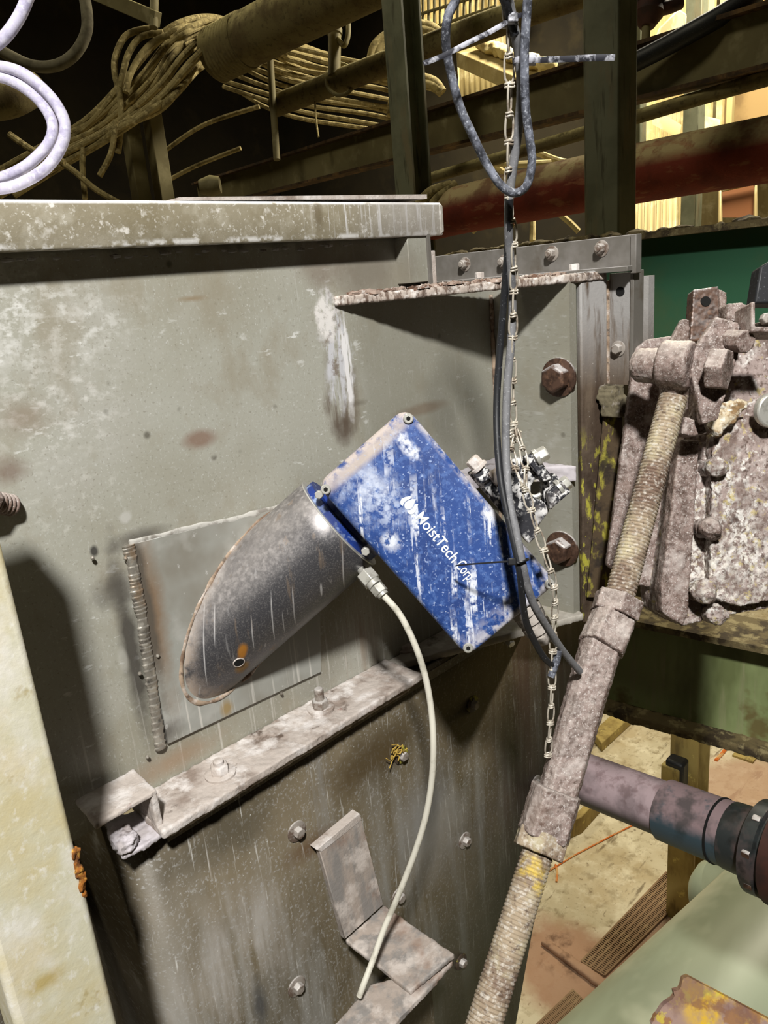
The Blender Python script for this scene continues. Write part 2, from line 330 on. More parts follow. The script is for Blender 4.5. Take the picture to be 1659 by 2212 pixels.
m_browncaulk = mat('brown_fillet', (158, 138, 118), [((104, 82, 66), .9, ('n', 40, .46, .6)), ((196, 184, 174), .8, ('n', 60, .52, .64, 4, None, 4)), ((72, 64, 56), .8, ('n', 90, .58, .66, 4, None, 2))], rough=.7, bump=[(110, .5)])
m_cable = mat('dusty_black_cable', (62, 64, 72), [((120, 124, 136), .8, ('n', 60, .44, .62)), ((176, 180, 190), .8, ('n', 320, .54, .70, 4, None, 3)), ((34, 35, 40), .8, ('n', 150, .56, .66, 4, None, 7))], rough=.6, bump=[(200, .2)])
m_gcable = mat('dusty_grey_cable', (112, 112, 114), [((84, 84, 88), .7, ('n', 40, .5, .64)), ((170, 170, 174), .7, ('n', 360, .58, .72, 4, None, 3))], rough=.6, bump=[(200, .2)])
m_bcable = mat('black_cable', (30, 31, 34), [((120, 122, 128), .7, ('n', 360, .62, .72))], rough=.5)
m_tie = mat('cable_tie_nylon', (40, 40, 46), [((168, 168, 176), .9, ('n', 70, .47, .58))], rough=.55)
m_btie = mat('black_tie_nylon', (18, 18, 20), [((120, 120, 124), .6, ('n', 90, .6, .66))], rough=.45)
m_chain = mat('chain_steel', (186, 178, 164), [((120, 104, 88), .8, ('n', 70, .52, .64))], rough=.45, metal=.25)
m_hose = mat('lavender_hose', (172, 168, 186), [((140, 134, 158), .8, ('n', 60, .48, .62)), ((196, 192, 204), .7, ('n', 150, .52, .64, 4, None, 2)), ((100, 94, 110), .8, ('v', 60, .03, .1), ('n', 20, .55, .6))], rough=.75, bump=[(220, .4)])
m_post = mat('white_post_paint', (198, 194, 170), [((218, 214, 204), .8, ('n', (16, 16, 10), .45, .6, 5)), ((192, 176, 126), .6, ('n', 9, .5, .66, 5, None, 3.7)), ((226, 224, 218), .6, ('n', (90, 90, 60), .56, .68, 5, None, 2)), ((170, 146, 70), .7, ('b', oY(95, 2120, -.19), (.025, .1, .012), 1.3, None, .8)), ((150, 128, 60), .5, ('n', 26, .66, .72, 4, None, 6)),
    ((110, 104, 96), .9, ('v', 22, .02, .06), ('n', 8, .5, .55))], rough=.7, bump=[(70, .25), (180, .25)])
m_rustscab = mat('orange_rust', (150, 92, 30), [((84, 52, 26), .9, ('n', 60, .46, .6)), ((206, 160, 70), .8, ('n', 110, .56, .66, 4, None, 3))], rough=.9, bump=[(160, 1.0)])
m_tube = mat('white_air_tube', (204, 200, 186), [((150, 146, 130), .6, ('n', 40, .52, .66))], rough=.45)
m_black = mat('black_bracket_paint', (30, 30, 36), [((204, 202, 200), 1.0, ('n', 120, .48, .55, 5), ('n', 22, .38, .52, 3, None, 2)), ((150, 142, 138), .7, ('n', 14, .55, .7, 4, None, 5))], rough=.6, bump=[(120, .3)])
m_dark = mat('dark_hole', (8, 7, 6), rough=.9)
m_debris = mat('rust_flakes', (150, 132, 120), [((92, 64, 48), .9, ('n', 50, .48, .58)), ((206, 200, 194), .8, ('n', 70, .55, .63, 4, None, 3))], rough=.95, bump=[(120, .8)])
m_shelf = mat('dusty_shelf', (188, 182, 186), [((150, 142, 140), .7, ('n', 30, .5, .62)), ((86, 72, 60), .8, ('n', 20, .6, .7, 4, None, 6)), ((128, 124, 62), .6, ('n', 12, .58, .68, 4, None, 9))], rough=.95, spec=.1, bump=[(80, .5)])
m_flange2 = mat('mossy_flange', (158, 152, 142), [((128, 124, 84), .7, ('n', 14, .46, .6), ('x', .86, .98)), ((190, 186, 178), .7, ('n', 26, .55, .66, 4, None, 6)), ((60, 52, 40), .8, ('n', 18, .6, .7, 4, None, 2))], rough=.9, bump=[(90, .5)])
m_tab = mat('bracket_steel', (158, 146, 136), [((128, 124, 120), .9, ('n', (40, 40, 8), .44, .6)), ((196, 186, 178), .8, ('n', 24, .5, .62, 5, None, 4)), ((120, 88, 66), .7, ('n', 12, .55, .68, 4, None, 7))], rough=.8, bump=[(70, .5), (200, .5)])
# ================================================================ HOPPER
hop = thing('steel_hopper', (0.6, 0, 3.8), 'big grey painted steel hopper side with a welded square patch and bolted end recess', 'hopper')
g = G(); g.prism([(-.6,0,3.80), (1.09,0,3.80), (1.09,0,4.374), (.935,0,4.374), (.935,0,4.47), (-.6,0,4.47)], (0,.010,0))
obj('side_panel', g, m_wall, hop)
# welded patch
pq = [oY(281,1172), oY(684,1076), oY(690,1450), oY(358,1606)]
g = G(); g.prism([p+V((0,-.005,0)) for p in pq], (0,.006,0)); patch = obj('patch_plate', g, m_patch, hop, bevel=.0012, bseg=1)
pts = [oY(x, y, -.004) for x, y in ((277,1178),(288,1230),(296,1280),(306,1330),(313,1385),(322,1440),(331,1500),(339,1560),(347,1618))]
sp = spline(pts, 40); rad = []
for i, p in enumerate(sp):
    u = i/len(sp); w = (i*0.118 + 1.2*mn.noise(V((i*.03,0,0)))) % 1.0
    r = (.0058 + .0014*(1-w)**1.3) * (1.0 + .30*mn.noise(V((u*14, 3, 0)))); rad.append((r*0.62, r*1.15))
obj('weld_bead', G().tube(sp, rad, 12, flat=(0,-1,0)), m_weld, patch, sharp=80)
sp = spline([oY(x, y, -.003) for x, y in ((280,1176),(340,1160),(420,1140),(500,1124),(560,1108),(620,1092),(684,1077))], 16)
obj('weld_bead', G().tube(sp, [(.0020*(1+.5*mn.noise(p*60)), .0046*(1+.5*mn.noise(p*50))) for p in sp], 10, flat=(0,-1,0)), m_topweld, patch, sharp=80)
for x, y in ((271,1206),(302,1455),(341,1417),(318,1635),(608,1497),(200,1205)):
    obj('weld_spatter', G().ball(oY(x, y, -.006), .0026, 8), m_weld, hop if x in (200,318,608) else patch)
# small plates beside the rim end
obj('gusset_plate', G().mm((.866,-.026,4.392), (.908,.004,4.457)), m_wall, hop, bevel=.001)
obj('gusset_edge', G().mm((.906,-.030,4.388), (.912,.004,4.459)), m_angle, hop)
obj('edge_strip', G().mm((.918,-.024,4.384), (.928,.004,4.436)), m_dusty, hop, bevel=.001)
# recess: end panel across the corner, shelf, framed opening
XB = 1.093
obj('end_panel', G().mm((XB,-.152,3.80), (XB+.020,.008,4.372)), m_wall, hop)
obj('corner_fillet', G().tube([(XB-.003,-.002,3.82+.02*i) for i in range(28)], [.0035*(1+.5*mn.noise(V((0,0,i*.9)))) for i in range(28)], 8), m_browncaulk, hop)
fa = math.radians(23); FD = V((math.cos(fa), -math.sin(fa), 0)); FN = V((math.sin(fa), math.cos(fa), 0)); L1 = V((.748, 0, 0))
def oF(px, py, off=0.0): return oP(px, py, L1 - FN*off, FN)
end = oF(1252, 900); Lf = (end-L1).dot(FD)
# ledge (flat bar, seen on edge) from the side panel to the upright bar
g = G(); a = L1 + V((-.012,0,4.371)); b = L1 + FD*(Lf+.05) + V((0,0,4.371))
g.prism([a - FN*.004, b - FN*.004, b + FN*.03, L1+FD*.30+FN*.10+V((0,0,4.371)), a + FN*.02], (0,0,.013))
obj('ledge_plate', g, m_ledge, hop, crust=(.0022,.0022,.02))
# upright bar
ub = L1 + FD*(Lf+.004)
g = G(); g.prism([ub+V((0,0,3.78)), ub+FD*.052+V((0,0,3.78)), ub+FD*.060+FN*.05+V((0,0,3.78)), ub+FN*.012+V((0,0,3.78))], (0,0,.606))
obj('upright_bar', g, m_bar, hop, bevel=.003)
# triangular shelf inside the recess
g = G(); g.prism([(.80,.0,4.052), (1.02,-.055,4.052), (XB,-.165,4.052), (XB,0,4.052)], (0,0,.026))
obj('recess_shelf', g, m_shelf, hop, crust=(.003,.003,.03))
for q in ((1208,815),(1215,1185)):
    p = oX(*q, XB); hexbolt(p, (-1,0,0), .0235, m_rustbolt, hop, h=.020, wr=.032, wh=.004, ph=.25)
# floor of the recess = second flange
g = G(); z = 3.795; e2 = oZ(1262,1340,z)
g.prism([V((.735,-.006,z)), oZ(833,1457,z), oZ(1000,1410,z), e2, V((XB+.03,-.13,z)), V((XB,0,z)), V((.80,0,z))], (0,0,.012))
obj('recess_flange', g, m_flange2, hop, crust=(.003,.002,.03))
hexbolt(oZ(878,1402,3.807), (0,0,1), .012, m_dusty, hop, h=.007, wr=.017, wh=.003)
hexbolt(oZ(1090,1362,3.80)+V((0,0,-.012)), V((-.3,-.9,-.3)), .008, m_zinc, hop, name='stud', h=.022)

# rim channel and what lies on it
rim = thing('rim_channel', (.3,0,4.457), 'long dusty steel channel with white drips capping the top of the grey hopper side', 'channel')
g = G(); z0, z1 = 4.457, 4.503; c = .006
yz = [(-.030,z0),(-.030,z1),(.14,z1),(.14,z1-.005),(-.024,z1-.005),(-.024,z0)]
X0, X1 = -.6, .941
prof = [(-.030,z0+.002),(-.0285,z0),(-.006,z0),(-.006,z0+.004),(-.024,z0+.004),(-.024,z1-.005),(.14,z1-.005),(.14,z1),(-.027,z1),(-.030,z1-.003)]
g.prism([V((X0,y,z)) for y, z in prof], (X1-X0,0,0))
obj('channel_web', g, m_rim, rim)
g = G(); g.prism([V((X1-.006,-.031,z0-.001)), V((X1+.004,-.031,z0+.004)), V((X1+.004,-.031,z1-.004)), V((X1-.006,-.031,z1))], (0,.14,0))
obj('end_cap', g, m_rim, rim, bevel=.003)
g = G()
for k in range(46):
    x = -.1 + k*.02
    g.ball((x+random.uniform(-.008,.008), -.004, 4.449+random.uniform(-.002,.003)), random.uniform(.002,.005), 7, (1.8,.4,.5), .3)
tag(obj('dirt_crust', g, m_bar), 'crust of dried brown dirt along the underside of the rim channel', 'dirt', kind='stuff')
g = G(); g.prism([V((.50,-.026,4.5035)), V((.915,-.026,4.5085)), V((.915,-.026,4.5145)), V((.50,-.026,4.5070))], (0,.05,0))
tag(obj('loose_strip', g, m_dusty), 'thin loose flat strip lying on top of the rim channel', 'metal strip')

# flange angle with its three upright bolts
fl = thing('flange_angle', (.5,-.04,3.79), 'long pinkish dust-caked angle iron bolted along the lower edge of the grey hopper side', 'angle iron')
g = G(); xa, xb = .318, .770
g.prism([V((xa,0,3.812)), V((xb,0,3.812)), V((xb,-.008,3.812)), V((xb,-.082,3.812)), V((xa-.004,-.086,3.812))], (0,0,-.012))
obj('horizontal_leg', g, m_dusty, fl, crust=(.0024,.0026,.025))
g = G(); g.mm((xa+.01,-.074,3.788), (xb-.02,-.066,3.802)); obj('lower_leg', g, m_dusty, fl, crust=(.0024,.002,.02))
for i, (q, st) in enumerate((((476,1672),.006), ((693,1530),.018))):
    p = oZ(*q, 3.813); hexbolt(p, (0,0,1), .0125, m_dusty if i == 0 else m_bolt, fl, h=.012, wr=.020, wh=.003, stud=st, wmat=m_dusty)

obj('seam_strip', G().mm((.33,-.058,3.772), (1.30,.008,3.788)), m_chute, hop)
# pieces at the left end of the flange
cs = thing('channel_offcut', (.27,-.04,3.80), 'short open channel stub caked in pale cracked dust beside the white post', 'channel stub')
zt, zb = 3.858, 3.805
A_, B_, C_, D_ = oZ(160,1728,zt), oZ(289,1660,zt), oZ(338,1706,zt), oZ(205,1782,zt)
g = G(); g.prism([A_, B_, C_, D_], (0,0,-.007)); obj('top_leg', g, m_dusty, cs, crust=(.002,.0016,.02))
g = G(); dz = V((0,0,zb-zt-.004)); nx = V((-.008,0,0)); g.prism([B_, C_, C_+dz, B_+dz], nx); obj('web', g, m_dusty, cs, crust=(.002,.0012,.02))
g = G(); E_ = oZ(262,1848,zb); g.prism([C_+dz, oZ(310,1826,zb), E_, oZ(235,1812,zb), oZ(225,1770,zb), B_+dz], (0,0,-.008)); obj('bottom_leg', g, m_shelf, cs, crust=(.002,.0025,.02))
g = G(); g.prism([oZ(x, y, zb+.001) for x, y in ((236,1812),(250,1798),(282,1800),(300,1818),(292,1836),(264,1850),(244,1836))], (0,0,.012))
obj('dust_clump', g, m_shelf, cs, crust=(.0016,.0045,.008))
g = G(); p = oY(318,1800,-.05); g.prism([oY(330,1818,-.055), oY(348,1796,-.055), oY(357,1862,-.055), oY(347,1868,-.055)], (-.012,.03,0))
tag(obj('hanging_tab', g, m_tab, crust=(.0018,.0015,.015)), 'small torn steel tab hanging under the left end of the pinkish flange angle', 'tab')

# ---------------------------------------------------------------- lower chute
ch = thing('lower_chute', (.7,0,2.7), 'brown-grey steel chute panel dotted with washered bolts below the diagonal flange', 'chute')
xl = oY(340,1862,YC).x-.034; R = .04
prof = [(xl, .30)] + [(xl+R-R*math.cos(a), R-R*math.sin(a)+YC) for a in [math.pi/2*k/8 for k in range(9)]]
pr = oY(1110,2212,YC); pt = V((1.34,YC,3.795))
g = G(); zt_, zb_ = 3.795, 2.55
n = len(prof); vs = [V((x,y,zt_)) for x, y in prof] + [pt] + [V((x+.015,y,zb_)) for x, y in prof] + [V((pr.x-.11,YC,zb_))]
m_ = n+1; g.add(vs, [(i, i+1, m_+i+1, m_+i) for i in range(m_-1)])
cp = obj('chute_panel', g, m_chute, ch); so = cp.modifiers.new('thick', 'SOLIDIFY'); so.thickness = .006; so.offset = -1
rows = [(640,1795,1),(640,2130,1),(1020,1520,0),(1003,1815,1),(995,2077,0),(865,1630,0),(860,1936,1),(1158,1690,1)]
for x, y, w in rows:
    p = oY(x, y, YC); hexbolt(p, (0,-1,0), .0084, m_bolt, ch, h=.009, wr=.0155, wh=.0025, ph=random.random(), wmat=m_bolt if w else m_bar)
g = G(); g.mm((.60,YC-.006,2.56), (oY(927,2120,YC).x,YC,oY(900,2040,YC).z)); obj('liner_plate', g, m_chute, ch, bevel=.001)
g = G()
for k in range(16):
    a = oY(853,1622,YC-.004) + V((random.uniform(-.012,.004),0,random.uniform(-.006,.006)))
    g.tube(spline([a, a+V((random.uniform(-.012,.012),-random.uniform(.003,.010),random.uniform(-.004,.010))), a+V((random.uniform(-.020,.022),-random.uniform(.002,.010),random.uniform(-.012,.012)))], 4), .0008, 5)
m_fray = mat('frayed_yellow_fibre', (176, 146, 66), rough=.9)
tag(obj('frayed_fibres', g, m_fray), 'tuft of frayed yellow fibres beside a chute bolt under the flange', 'fibres', kind='stuff')

# bent bracket on the chute
bk = thing('bent_bracket', (.75,-.05,3.1), 'bent flat steel bracket standing on the chute panel below the white air tube', 'bracket')
F1 = [oY(690,1837,YC-.020), oY(780,1764,YC-.020), oY(829,1954,YC-.030), oY(745,2030,YC-.030)]
g = G(); g.prism(F1, (0,.010,0)); obj('upright_plate', g, m_tab, bk, bevel=.0012, bseg=1)
g = G(); g.prism([oY(684,1836,YC-.021), oY(777,1757,YC-.021), oY(783,1771,YC-.021), oY(695,1841,YC-.021)], (0,.016,0)); obj('top_lip', g, m_dusty, bk, bevel=.001)
d1, d2 = dep(F1[3]), dep(F1[2])
P1, P2, P3, P4 = F1[3], F1[2], W(981,2060,d2-.115), W(886,2140,d2-.150)
nn = (P2-P1).cross(P4-P1).normalized(); nn = nn if nn.dot(CAM-P1) > 0 else -nn
g = G(); g.prism([P1, P2, P3, P4], nn*-.009); obj('bent_leg', g, m_tab, bk, crust=(.0022,.0012,.02))
Q1, Q2, Q3, Q4 = oP(822,2096,P1,nn), oP(975,2066,P1,nn), oP(700,2330,P1,nn), oP(560,2330,P1,nn)
g = G(); g.prism([p-nn*.0085 for p in (oP(800,2115,P1,nn), oP(893,2090,P1,nn), oP(981,2062,P1,nn), oP(840,2212,P1,nn), Q3, Q4, oP(711,2212,P1,nn))], nn*-.010)
tag(obj('flat_arm', g, m_tab, crust=(.0024,.0016,.02)), 'flat steel arm running down from the end of the bent bracket to the picture bottom', 'bar')

# left of the chute: dim steel behind
g = G(); g.prism([V((-.4,.16,2.3)), V((.33,.16,2.3)), V((.30,.16,3.80)), V((-.4,.16,3.80))], (0,.01,0))
rp = thing('rear_panel', (0,.16,2.3), 'shadowed dark brown steel panel set back between the white post and the chute', 'panel')
obj('panel_sheet', g, m_chute, rp)
hexbolt(oY(283,2170,.16), (0,-1,0), .009, m_bolt, rp, wr=.013)
g = G(); g.tube([oY(345,2120,.06), oY(385,2170,.05), oY(430,2240,.03)], .0075, 10)
tag(obj('grounding_rod', g, mat('pale_green_rod', (150,152,116), [((86,84,60),.8,('n',40,.5,.62))], rough=.6)), 'slim pale green rod low beside the rounded left edge of the chute', 'rod')

# ---------------------------------------------------------------- white post
po = thing('white_post', (.1,-.15,2.3), 'square post in chipped cream-white paint standing closest on the left', 'post')
xr = oY(130,1690,-.19).x
g = G(); g.mm((oY(30,2205,-.19).x,-.19,2.3), (xr,-.135,4.335)); obj('post_tube', g, m_post, po, bevel=.007, bseg=4)
g = G()
for k in range(46):
    y = random.uniform(1822,1950); p = oY(180,y,-.19); g.ball((xr-.001+random.uniform(-.0035,.002), -.186+random.uniform(-.004,.01), p.z), random.uniform(.002,.005)*(1.2-abs(y-1880)/110), 7, (.8,.8,1.5), .4)
obj('rust_scab', g, m_rustscab, po, crust=(.0014,.002,.006))
# threaded stud
s0 = W(31,1093,.80); s1 = W(-70,1072,.745); ax = (s1-s0).normalized(); L = (s1-s0).length
prf = [(0,.006),(.001,.0098)] + [(.002+k*.0007, .0098+.0018*abs(math.sin(k*.42))) for k in range(int(L/.0007))]
td = thing('threaded_stud', s0, 'dusty threaded stud end poking in at the left picture edge above the white post', 'stud')
obj('stud_thread', G().lathe(s0, s1, prf, 20), m_cast, td); obj('stud_nut', G().cyl(s0+ax*.030, s0+ax*.05, .0165, 6), m_cast, td, bevel=.001)
# ================================================================ GUIDE PIPE AND SENSOR
PB = V((.527, 0, 3.999)); PE = W(733,1130,1.0225); PA = (PE-PB).normalized(); PR = .072
def on_shell(px, py):      # where a line of sight meets the pipe
    o_ = CAM - PB; dr = ray(px, py); op = o_ - PA*o_.dot(PA); dp_ = dr - PA*dr.dot(PA); aa, bb, cc = dp_.dot(dp_), 2*op.dot(dp_), op.dot(op)-PR*PR
    return CAM + dr*((-bb-math.sqrt(max(bb*bb-4*aa*cc, 0)))/(2*aa))
hp = on_shell(516,1431); hp0 = on_shell(524,1408); hn = (hp-PB); hn = (hn - PA*hn.dot(PA)).normalized()
def drip(px, py, hl, w=.0011):
    c = on_shell(px, py); return ((192, 190, 190), .9, .7, ('b', (0,0,0), (w, hl, .08), .7, (c, ex, V((0,0,1)), V((0,0,1)).cross(ex)), .35, 60))
m_pipe = mat('sooty_steel_pipe', (88, 87, 90), [drip(545,1368,.028), drip(588,1335,.040), drip(634,1310,.034), drip(694,1275,.012, .0016), drip(741,1230,.044), drip(463,1345,.03), drip(440,1390,.07), drip(612,1345,.02, .0008),
    ((176, 158, 140), .95, .8, .0, ('y', -.020, -.002), ('n', 40, .30, .5, 5)),
    ((164, 158, 154), .8, .5, ('u', .15, .75), ('n', 9, .2, .5)), ((186, 180, 176), .8, .75, ('n', 160, .44, .68, 5, None, 4), ('u', .1, .8)), ((70, 70, 76), .35, .34, ('n', 14, .48, .64, 4, None, 2)),
    ((170, 168, 168), .5, .6, ('n', (110,110,3), .63, .68)), ((150, 146, 144), .45, .6, ('n', 520, .5, .66)), ((150, 128, 104), .4, .7, ('n', (60,60,8), .60, .68, 4, None, 11)),
    ((206, 204, 200), .9, .8, ('v', 60, .03, .09), ('n', 11, .54, .6)), ((186, 126, 40), .9, .8, ('b', hp0, (.008,.03,.016), .9)), ((156, 120, 60), .7, .8, ('b', hp0+V((.004,0,-.028)), (.012,.03,.014), 1.0)),
    ], rough=.38, metal=.6, spec=.5, bump=[(130, .08), (420, .12)])
gp = thing('guide_pipe', PB, 'slanted sooty steel pipe welded to the patch and aimed at the blue sensor box', 'pipe')
pu = PA.orthogonal().normalized(); pw = PA.cross(pu); SEG = 72
def cut(a, r): d = (pu*math.cos(a) + pw*math.sin(a))*r; q = PB + d; return q + PA*((-.003 - q.y)/PA.y)
outer0 = [cut(2*math.pi*k/SEG, PR) for k in range(SEG)]; LP = (PE-PB).length
outer1 = [PE + (pu*math.cos(2*math.pi*k/SEG) + pw*math.sin(2*math.pi*k/SEG))*PR for k in range(SEG)]
inner1 = [PE + (pu*math.cos(2*math.pi*k/SEG) + pw*math.sin(2*math.pi*k/SEG))*(PR-.004) for k in range(SEG)]
inner0 = [cut(2*math.pi*k/SEG, PR-.004) for k in range(SEG)]
mid = lambda t: [a.lerp(b, t) for a, b in zip(outer0, outer1)]
g = G(); g.rings([outer0] + [mid(t/10) for t in range(1,10)] + [[p-PA*.0008 for p in outer1], [p.lerp(q,.2) for p, q in zip(outer1, inner1)], inner1, inner0], cap=False)
obj('pipe_wall', g, m_pipe, gp, sharp=60)
wl = [cut(2*math.pi*k/140, PR+.0015) for k in range(140)]
obj('fillet_weld', G().tube(wl, [.0034*(1+.7*mn.noise(p*50)) for p in wl], 8, closed=True), m_browncaulk, gp, sharp=80)
g = G(); ring = [hp + (PA*math.cos(a)+hn.cross(PA)*math.sin(a))*.0072 for a in [2*math.pi*k/24 for k in range(24)]]
hl = obj('weep_hole', G().tube(ring, .0009, 8, closed=True), m_dusty, gp); obj('bore', G().cyl(hp-hn*.004, hp+hn*.0006, .0066, 20), m_dark, hl)

# --- sensor box frame
cL, cT, cB, cR = W(687,1057,.925), W(872,869,.913), W(1010,1419,.945), W(1206,1266,.933)
ctr = (cL+cT+cB+cR)/4
bx = ((cB-cL)+(cR-cT)).normalized(); ax_ = ((cT-cL)+(cR-cB)); ax_ = (ax_-bx*ax_.dot(bx)).normalized(); nz = bx.cross(ax_).normalized()
if nz.dot(CAM-ctr) < 0: nz = -nz
BL = ((cB-cL).length+(cR-cT).length)/2; BW = ((cT-cL).dot(ax_)+(cR-cB).dot(ax_))/2
def LB(a, b, z=0.0): return ctr + bx*a + ax_*b + nz*z          # a along the lettering, b across, z out of the lid
FR = (ctr, bx, ax_, nz)
def onlid(px, py, z=0.0): return oP(px, py, ctr+nz*z, nz)
def lc(px, py):
    d = onlid(px, py)-ctr; return d.dot(bx), d.dot(ax_)
def rrect(hx, hy, r, z, n=6):
    out = []
    for cx_, cy_, a0 in ((hx-r,hy-r,0),(-hx+r,hy-r,1),(-hx+r,-hy+r,2),(hx-r,-hy+r,3)):
        for k in range(n+1):
            a = math.pi/2*(a0+k/n); out.append(LB(cx_+r*math.cos(a), cy_+r*math.sin(a), z))
    return out
def lp(px, py): a, b = lc(px, py); return V((a, b, 0))
def lstain(px, py, ra, rb, warp, soft=.4, ns=30.0): return ('b', lp(px, py), (ra, rb, .05), warp, FR, soft, ns)
dng = V((dn.x, dn.y, dn.z)); wdn = V((0,0,-1))
# frame whose second axis runs down the lid, for the lime runs
dv = (wdn - nz*wdn.dot(nz)).normalized(); du = dv.cross(nz); FS = (ctr, du, dv, nz)
m_lid = mat('blue_enclosure_paint', (36, 66, 128), [
    ((27, 51, 106), .8, ('n', 16, .45, .62, 4, FR)), ((78, 108, 166), .6, ('n', 130, .48, .64, 4, FR)),
    ((168, 178, 200), 1.0, .8, ('n', 95, .42, .56, 5, FR), ('n', (60,14,8), .34, .56, 5, FS, 9), lstain(805,1075,.058,.046,1.1,.75,22)), ((190, 196, 210), .95, .8, ('n', 50, .42, .6, 5, FR, 3), lstain(790,1045,.032,.028,1.2,.8,22)),
    ((172, 160, 150), .9, .8, lstain(790,985,.010,.085,.7,.7)), 
    ((206, 210, 220), 1.0, .85, ('n', (62,3.6,8), .56, .60, 5, FS), ('n', 110, .40, .52, 5, FR, 5), ('n', 16, .40, .52, 3, FR, 5), ('y', BW*.32, -BW*.05, FR)),
    ((196, 200, 212), 1.0, .85, ('n', (120,7,8), .58, .61, 5, FS, 4), ('n', 110, .42, .52, 5, FR, 8), ('n', 20, .40, .5, 3, FR, 2), ('x', -BL*.25, .0, FR)),
    ((198, 202, 214), 1.0, .85, ('n', 70, .40, .52, 5, FR), lstain(878,960,.030,.010,1.6,.5,40)), ((200, 204, 214), 1.0, .85, ('n', 90, .42, .5, 5, FR), lstain(845,1170,.014,.014,1.8,.6,46)),
    ((206, 208, 216), 1.0, .85, ('n', 90, .40, .5, 5, FR), lstain(1060,1110,.014,.012,1.8,.6,46)), 
    ((180, 190, 210), .7, .85, ('v', 110, .05, .12, FR), ('n', 16, .50, .58, 4, FR)), ((150, 166, 200), .8, .8, ('n', 200, .60, .66, 4, FR)),
    ((196, 192, 196), .9, .85, ('x', BL/2-.03, BL/2-.004, FR), ('n', 60, .42, .54, 5, FR)), ((176, 172, 176), .9, .85, ('y', BW/2-.008, BW/2-.002, FR), ('n', 60, .42, .54, 5, FR)),
    ((180, 168, 160), .95, .85, ('x', -BL/2+.024, -BL/2+.004, FR), ('n', 60, .40, .54, 5, FR)),
    ], rough=.55, spec=.4, bump=[(240, .25)])
m_boxside = mat('dusty_box_side', (168, 158, 154), [((120, 120, 134), .8, ('n', 26, .5, .62)), ((196, 190, 186), .7, ('n', 50, .5, .64, 4, None, 3)), ((44, 62, 110), .8, ('n', 18, .58, .66, 4, None, 8))], rough=.85, bump=[(120, .3)])
sb = thing('sensor_box', ctr, 'blue rectangular moisture sensor box streaked with white lime, lettered in white', 'sensor box')
h1, h2 = BL/2, BW/2; T = .105
def rings_(spec): return [rrect(h1-i, h2-i, max(.004, r-i*.5), z) for i, r, z in spec]
obj('case_body', G().rings(rings_([(.006,.012,-T),(.002,.014,-T+.004),(.002,.014,-.022)])), m_boxside, sb, sharp=50)
obj('gasket', G().rings(rings_([(.0045,.013,-.0225),(.0045,.013,-.019)])), m_dark, sb)
lid = obj('lid', G().rings(rings_([(.0005,.016,-.0195),(0,.016,-.018),(0,.016,-.0085),(.0012,.016,-.0042),(.004,.016,-.0013),(.008,.015,0),(.03,.01,.0006)])), m_lid, sb, sharp=55)
for q in ((882,904),(704,1057),(1187,1261),(1011,1399)):
    p = onlid(*q, .0); s = obj('lid_screw', G().lathe(p-nz*.003, p+nz, [(0,.0062),(.0052,.0062),(.0062,.0052)], 20), m_zinc, lid)
    obj('socket', G().lathe(p, p+nz, [(.001,.0028),(.0036,.0028)], 6), m_dark, s)
# lettering and droplet mark
m_white = mat('white_print', (226, 230, 232), [((60, 84, 140), .7, ('n', 90, .60, .66))], rough=.6)
m_white = mat('white_print', (228, 232, 234), rough=.6)
def lettering(txt, p0, p1, hgt):
    cu = bpy.data.curves.new('lettering', 'FONT'); cu.body = txt; cu.size = 1.0; cu.offset = .010; cu.extrude = 0.0
    t = bpy.data.objects.new('tmp', cu); COL.objects.link(t); dg = bpy.context.evaluated_depsgraph_get(); dg.update()
    me = bpy.data.meshes.new_from_object(t.evaluated_get(dg)); bpy.data.objects.remove(t)
    xs = [v.co.x for v in me.vertices]; w0, w1 = min(xs), max(xs); a0, b0 = lc(*p0); a1, b1 = lc(*p1)
    d = V((a1-a0, b1-b0)); L = d.length; d /= L; e = V((-d.y, d.x)); s = L/(w1-w0)
    if e.dot(V(lc(p0[0]+10, p0[1]-10))-V(lc(*p0))) < 0: e = -e
    g = G(); vs = []
    for v in me.vertices:
        q = V((a0, b0)) + d*((v.co.x-w0)*s) + e*(v.co.y*hgt); vs.append(LB(q.x, q.y, .0012))
    g.add(vs, [tuple(p.vertices) for p in me.polygons]); bpy.data.meshes.remove(me); return g
mk = obj('lettering', lettering('MoistTech', (896,1118), (976,1216), .0192), m_white, lid)
mk2 = obj('lettering', lettering('Corp.', (983,1222), (1013,1258), .0192), m_white, lid)
def mark(pxs): 
    g = G(); g.add([onlid(x, y, .0012) for x, y in pxs], [tuple(range(len(pxs)))]); return g
dro = obj('droplet_mark', mark([(840+x*.1447, 1050+y*.1447) for x, y in ((402,197),(345,196),(290,215),(245,245),(230,285),(240,325),(275,352),(315,345),(350,315),(380,255))]), m_white, lid)
obj('droplet_swash', mark([(840+x*.1447, 1050+y*.1447) for x, y in ((340,150),(300,153),(240,165),(190,190),(168,235),(178,275),(208,300),(218,265),(245,230),(285,205),(320,190))]), m_white, dro)
obj('droplet_swash', mark([(840+x*.1447, 1050+y*.1447) for x, y in ((438,270),(400,265),(385,290),(360,330),(320,358),(270,365),(285,405),(325,424),(370,408),(398,370))]), m_white, dro)
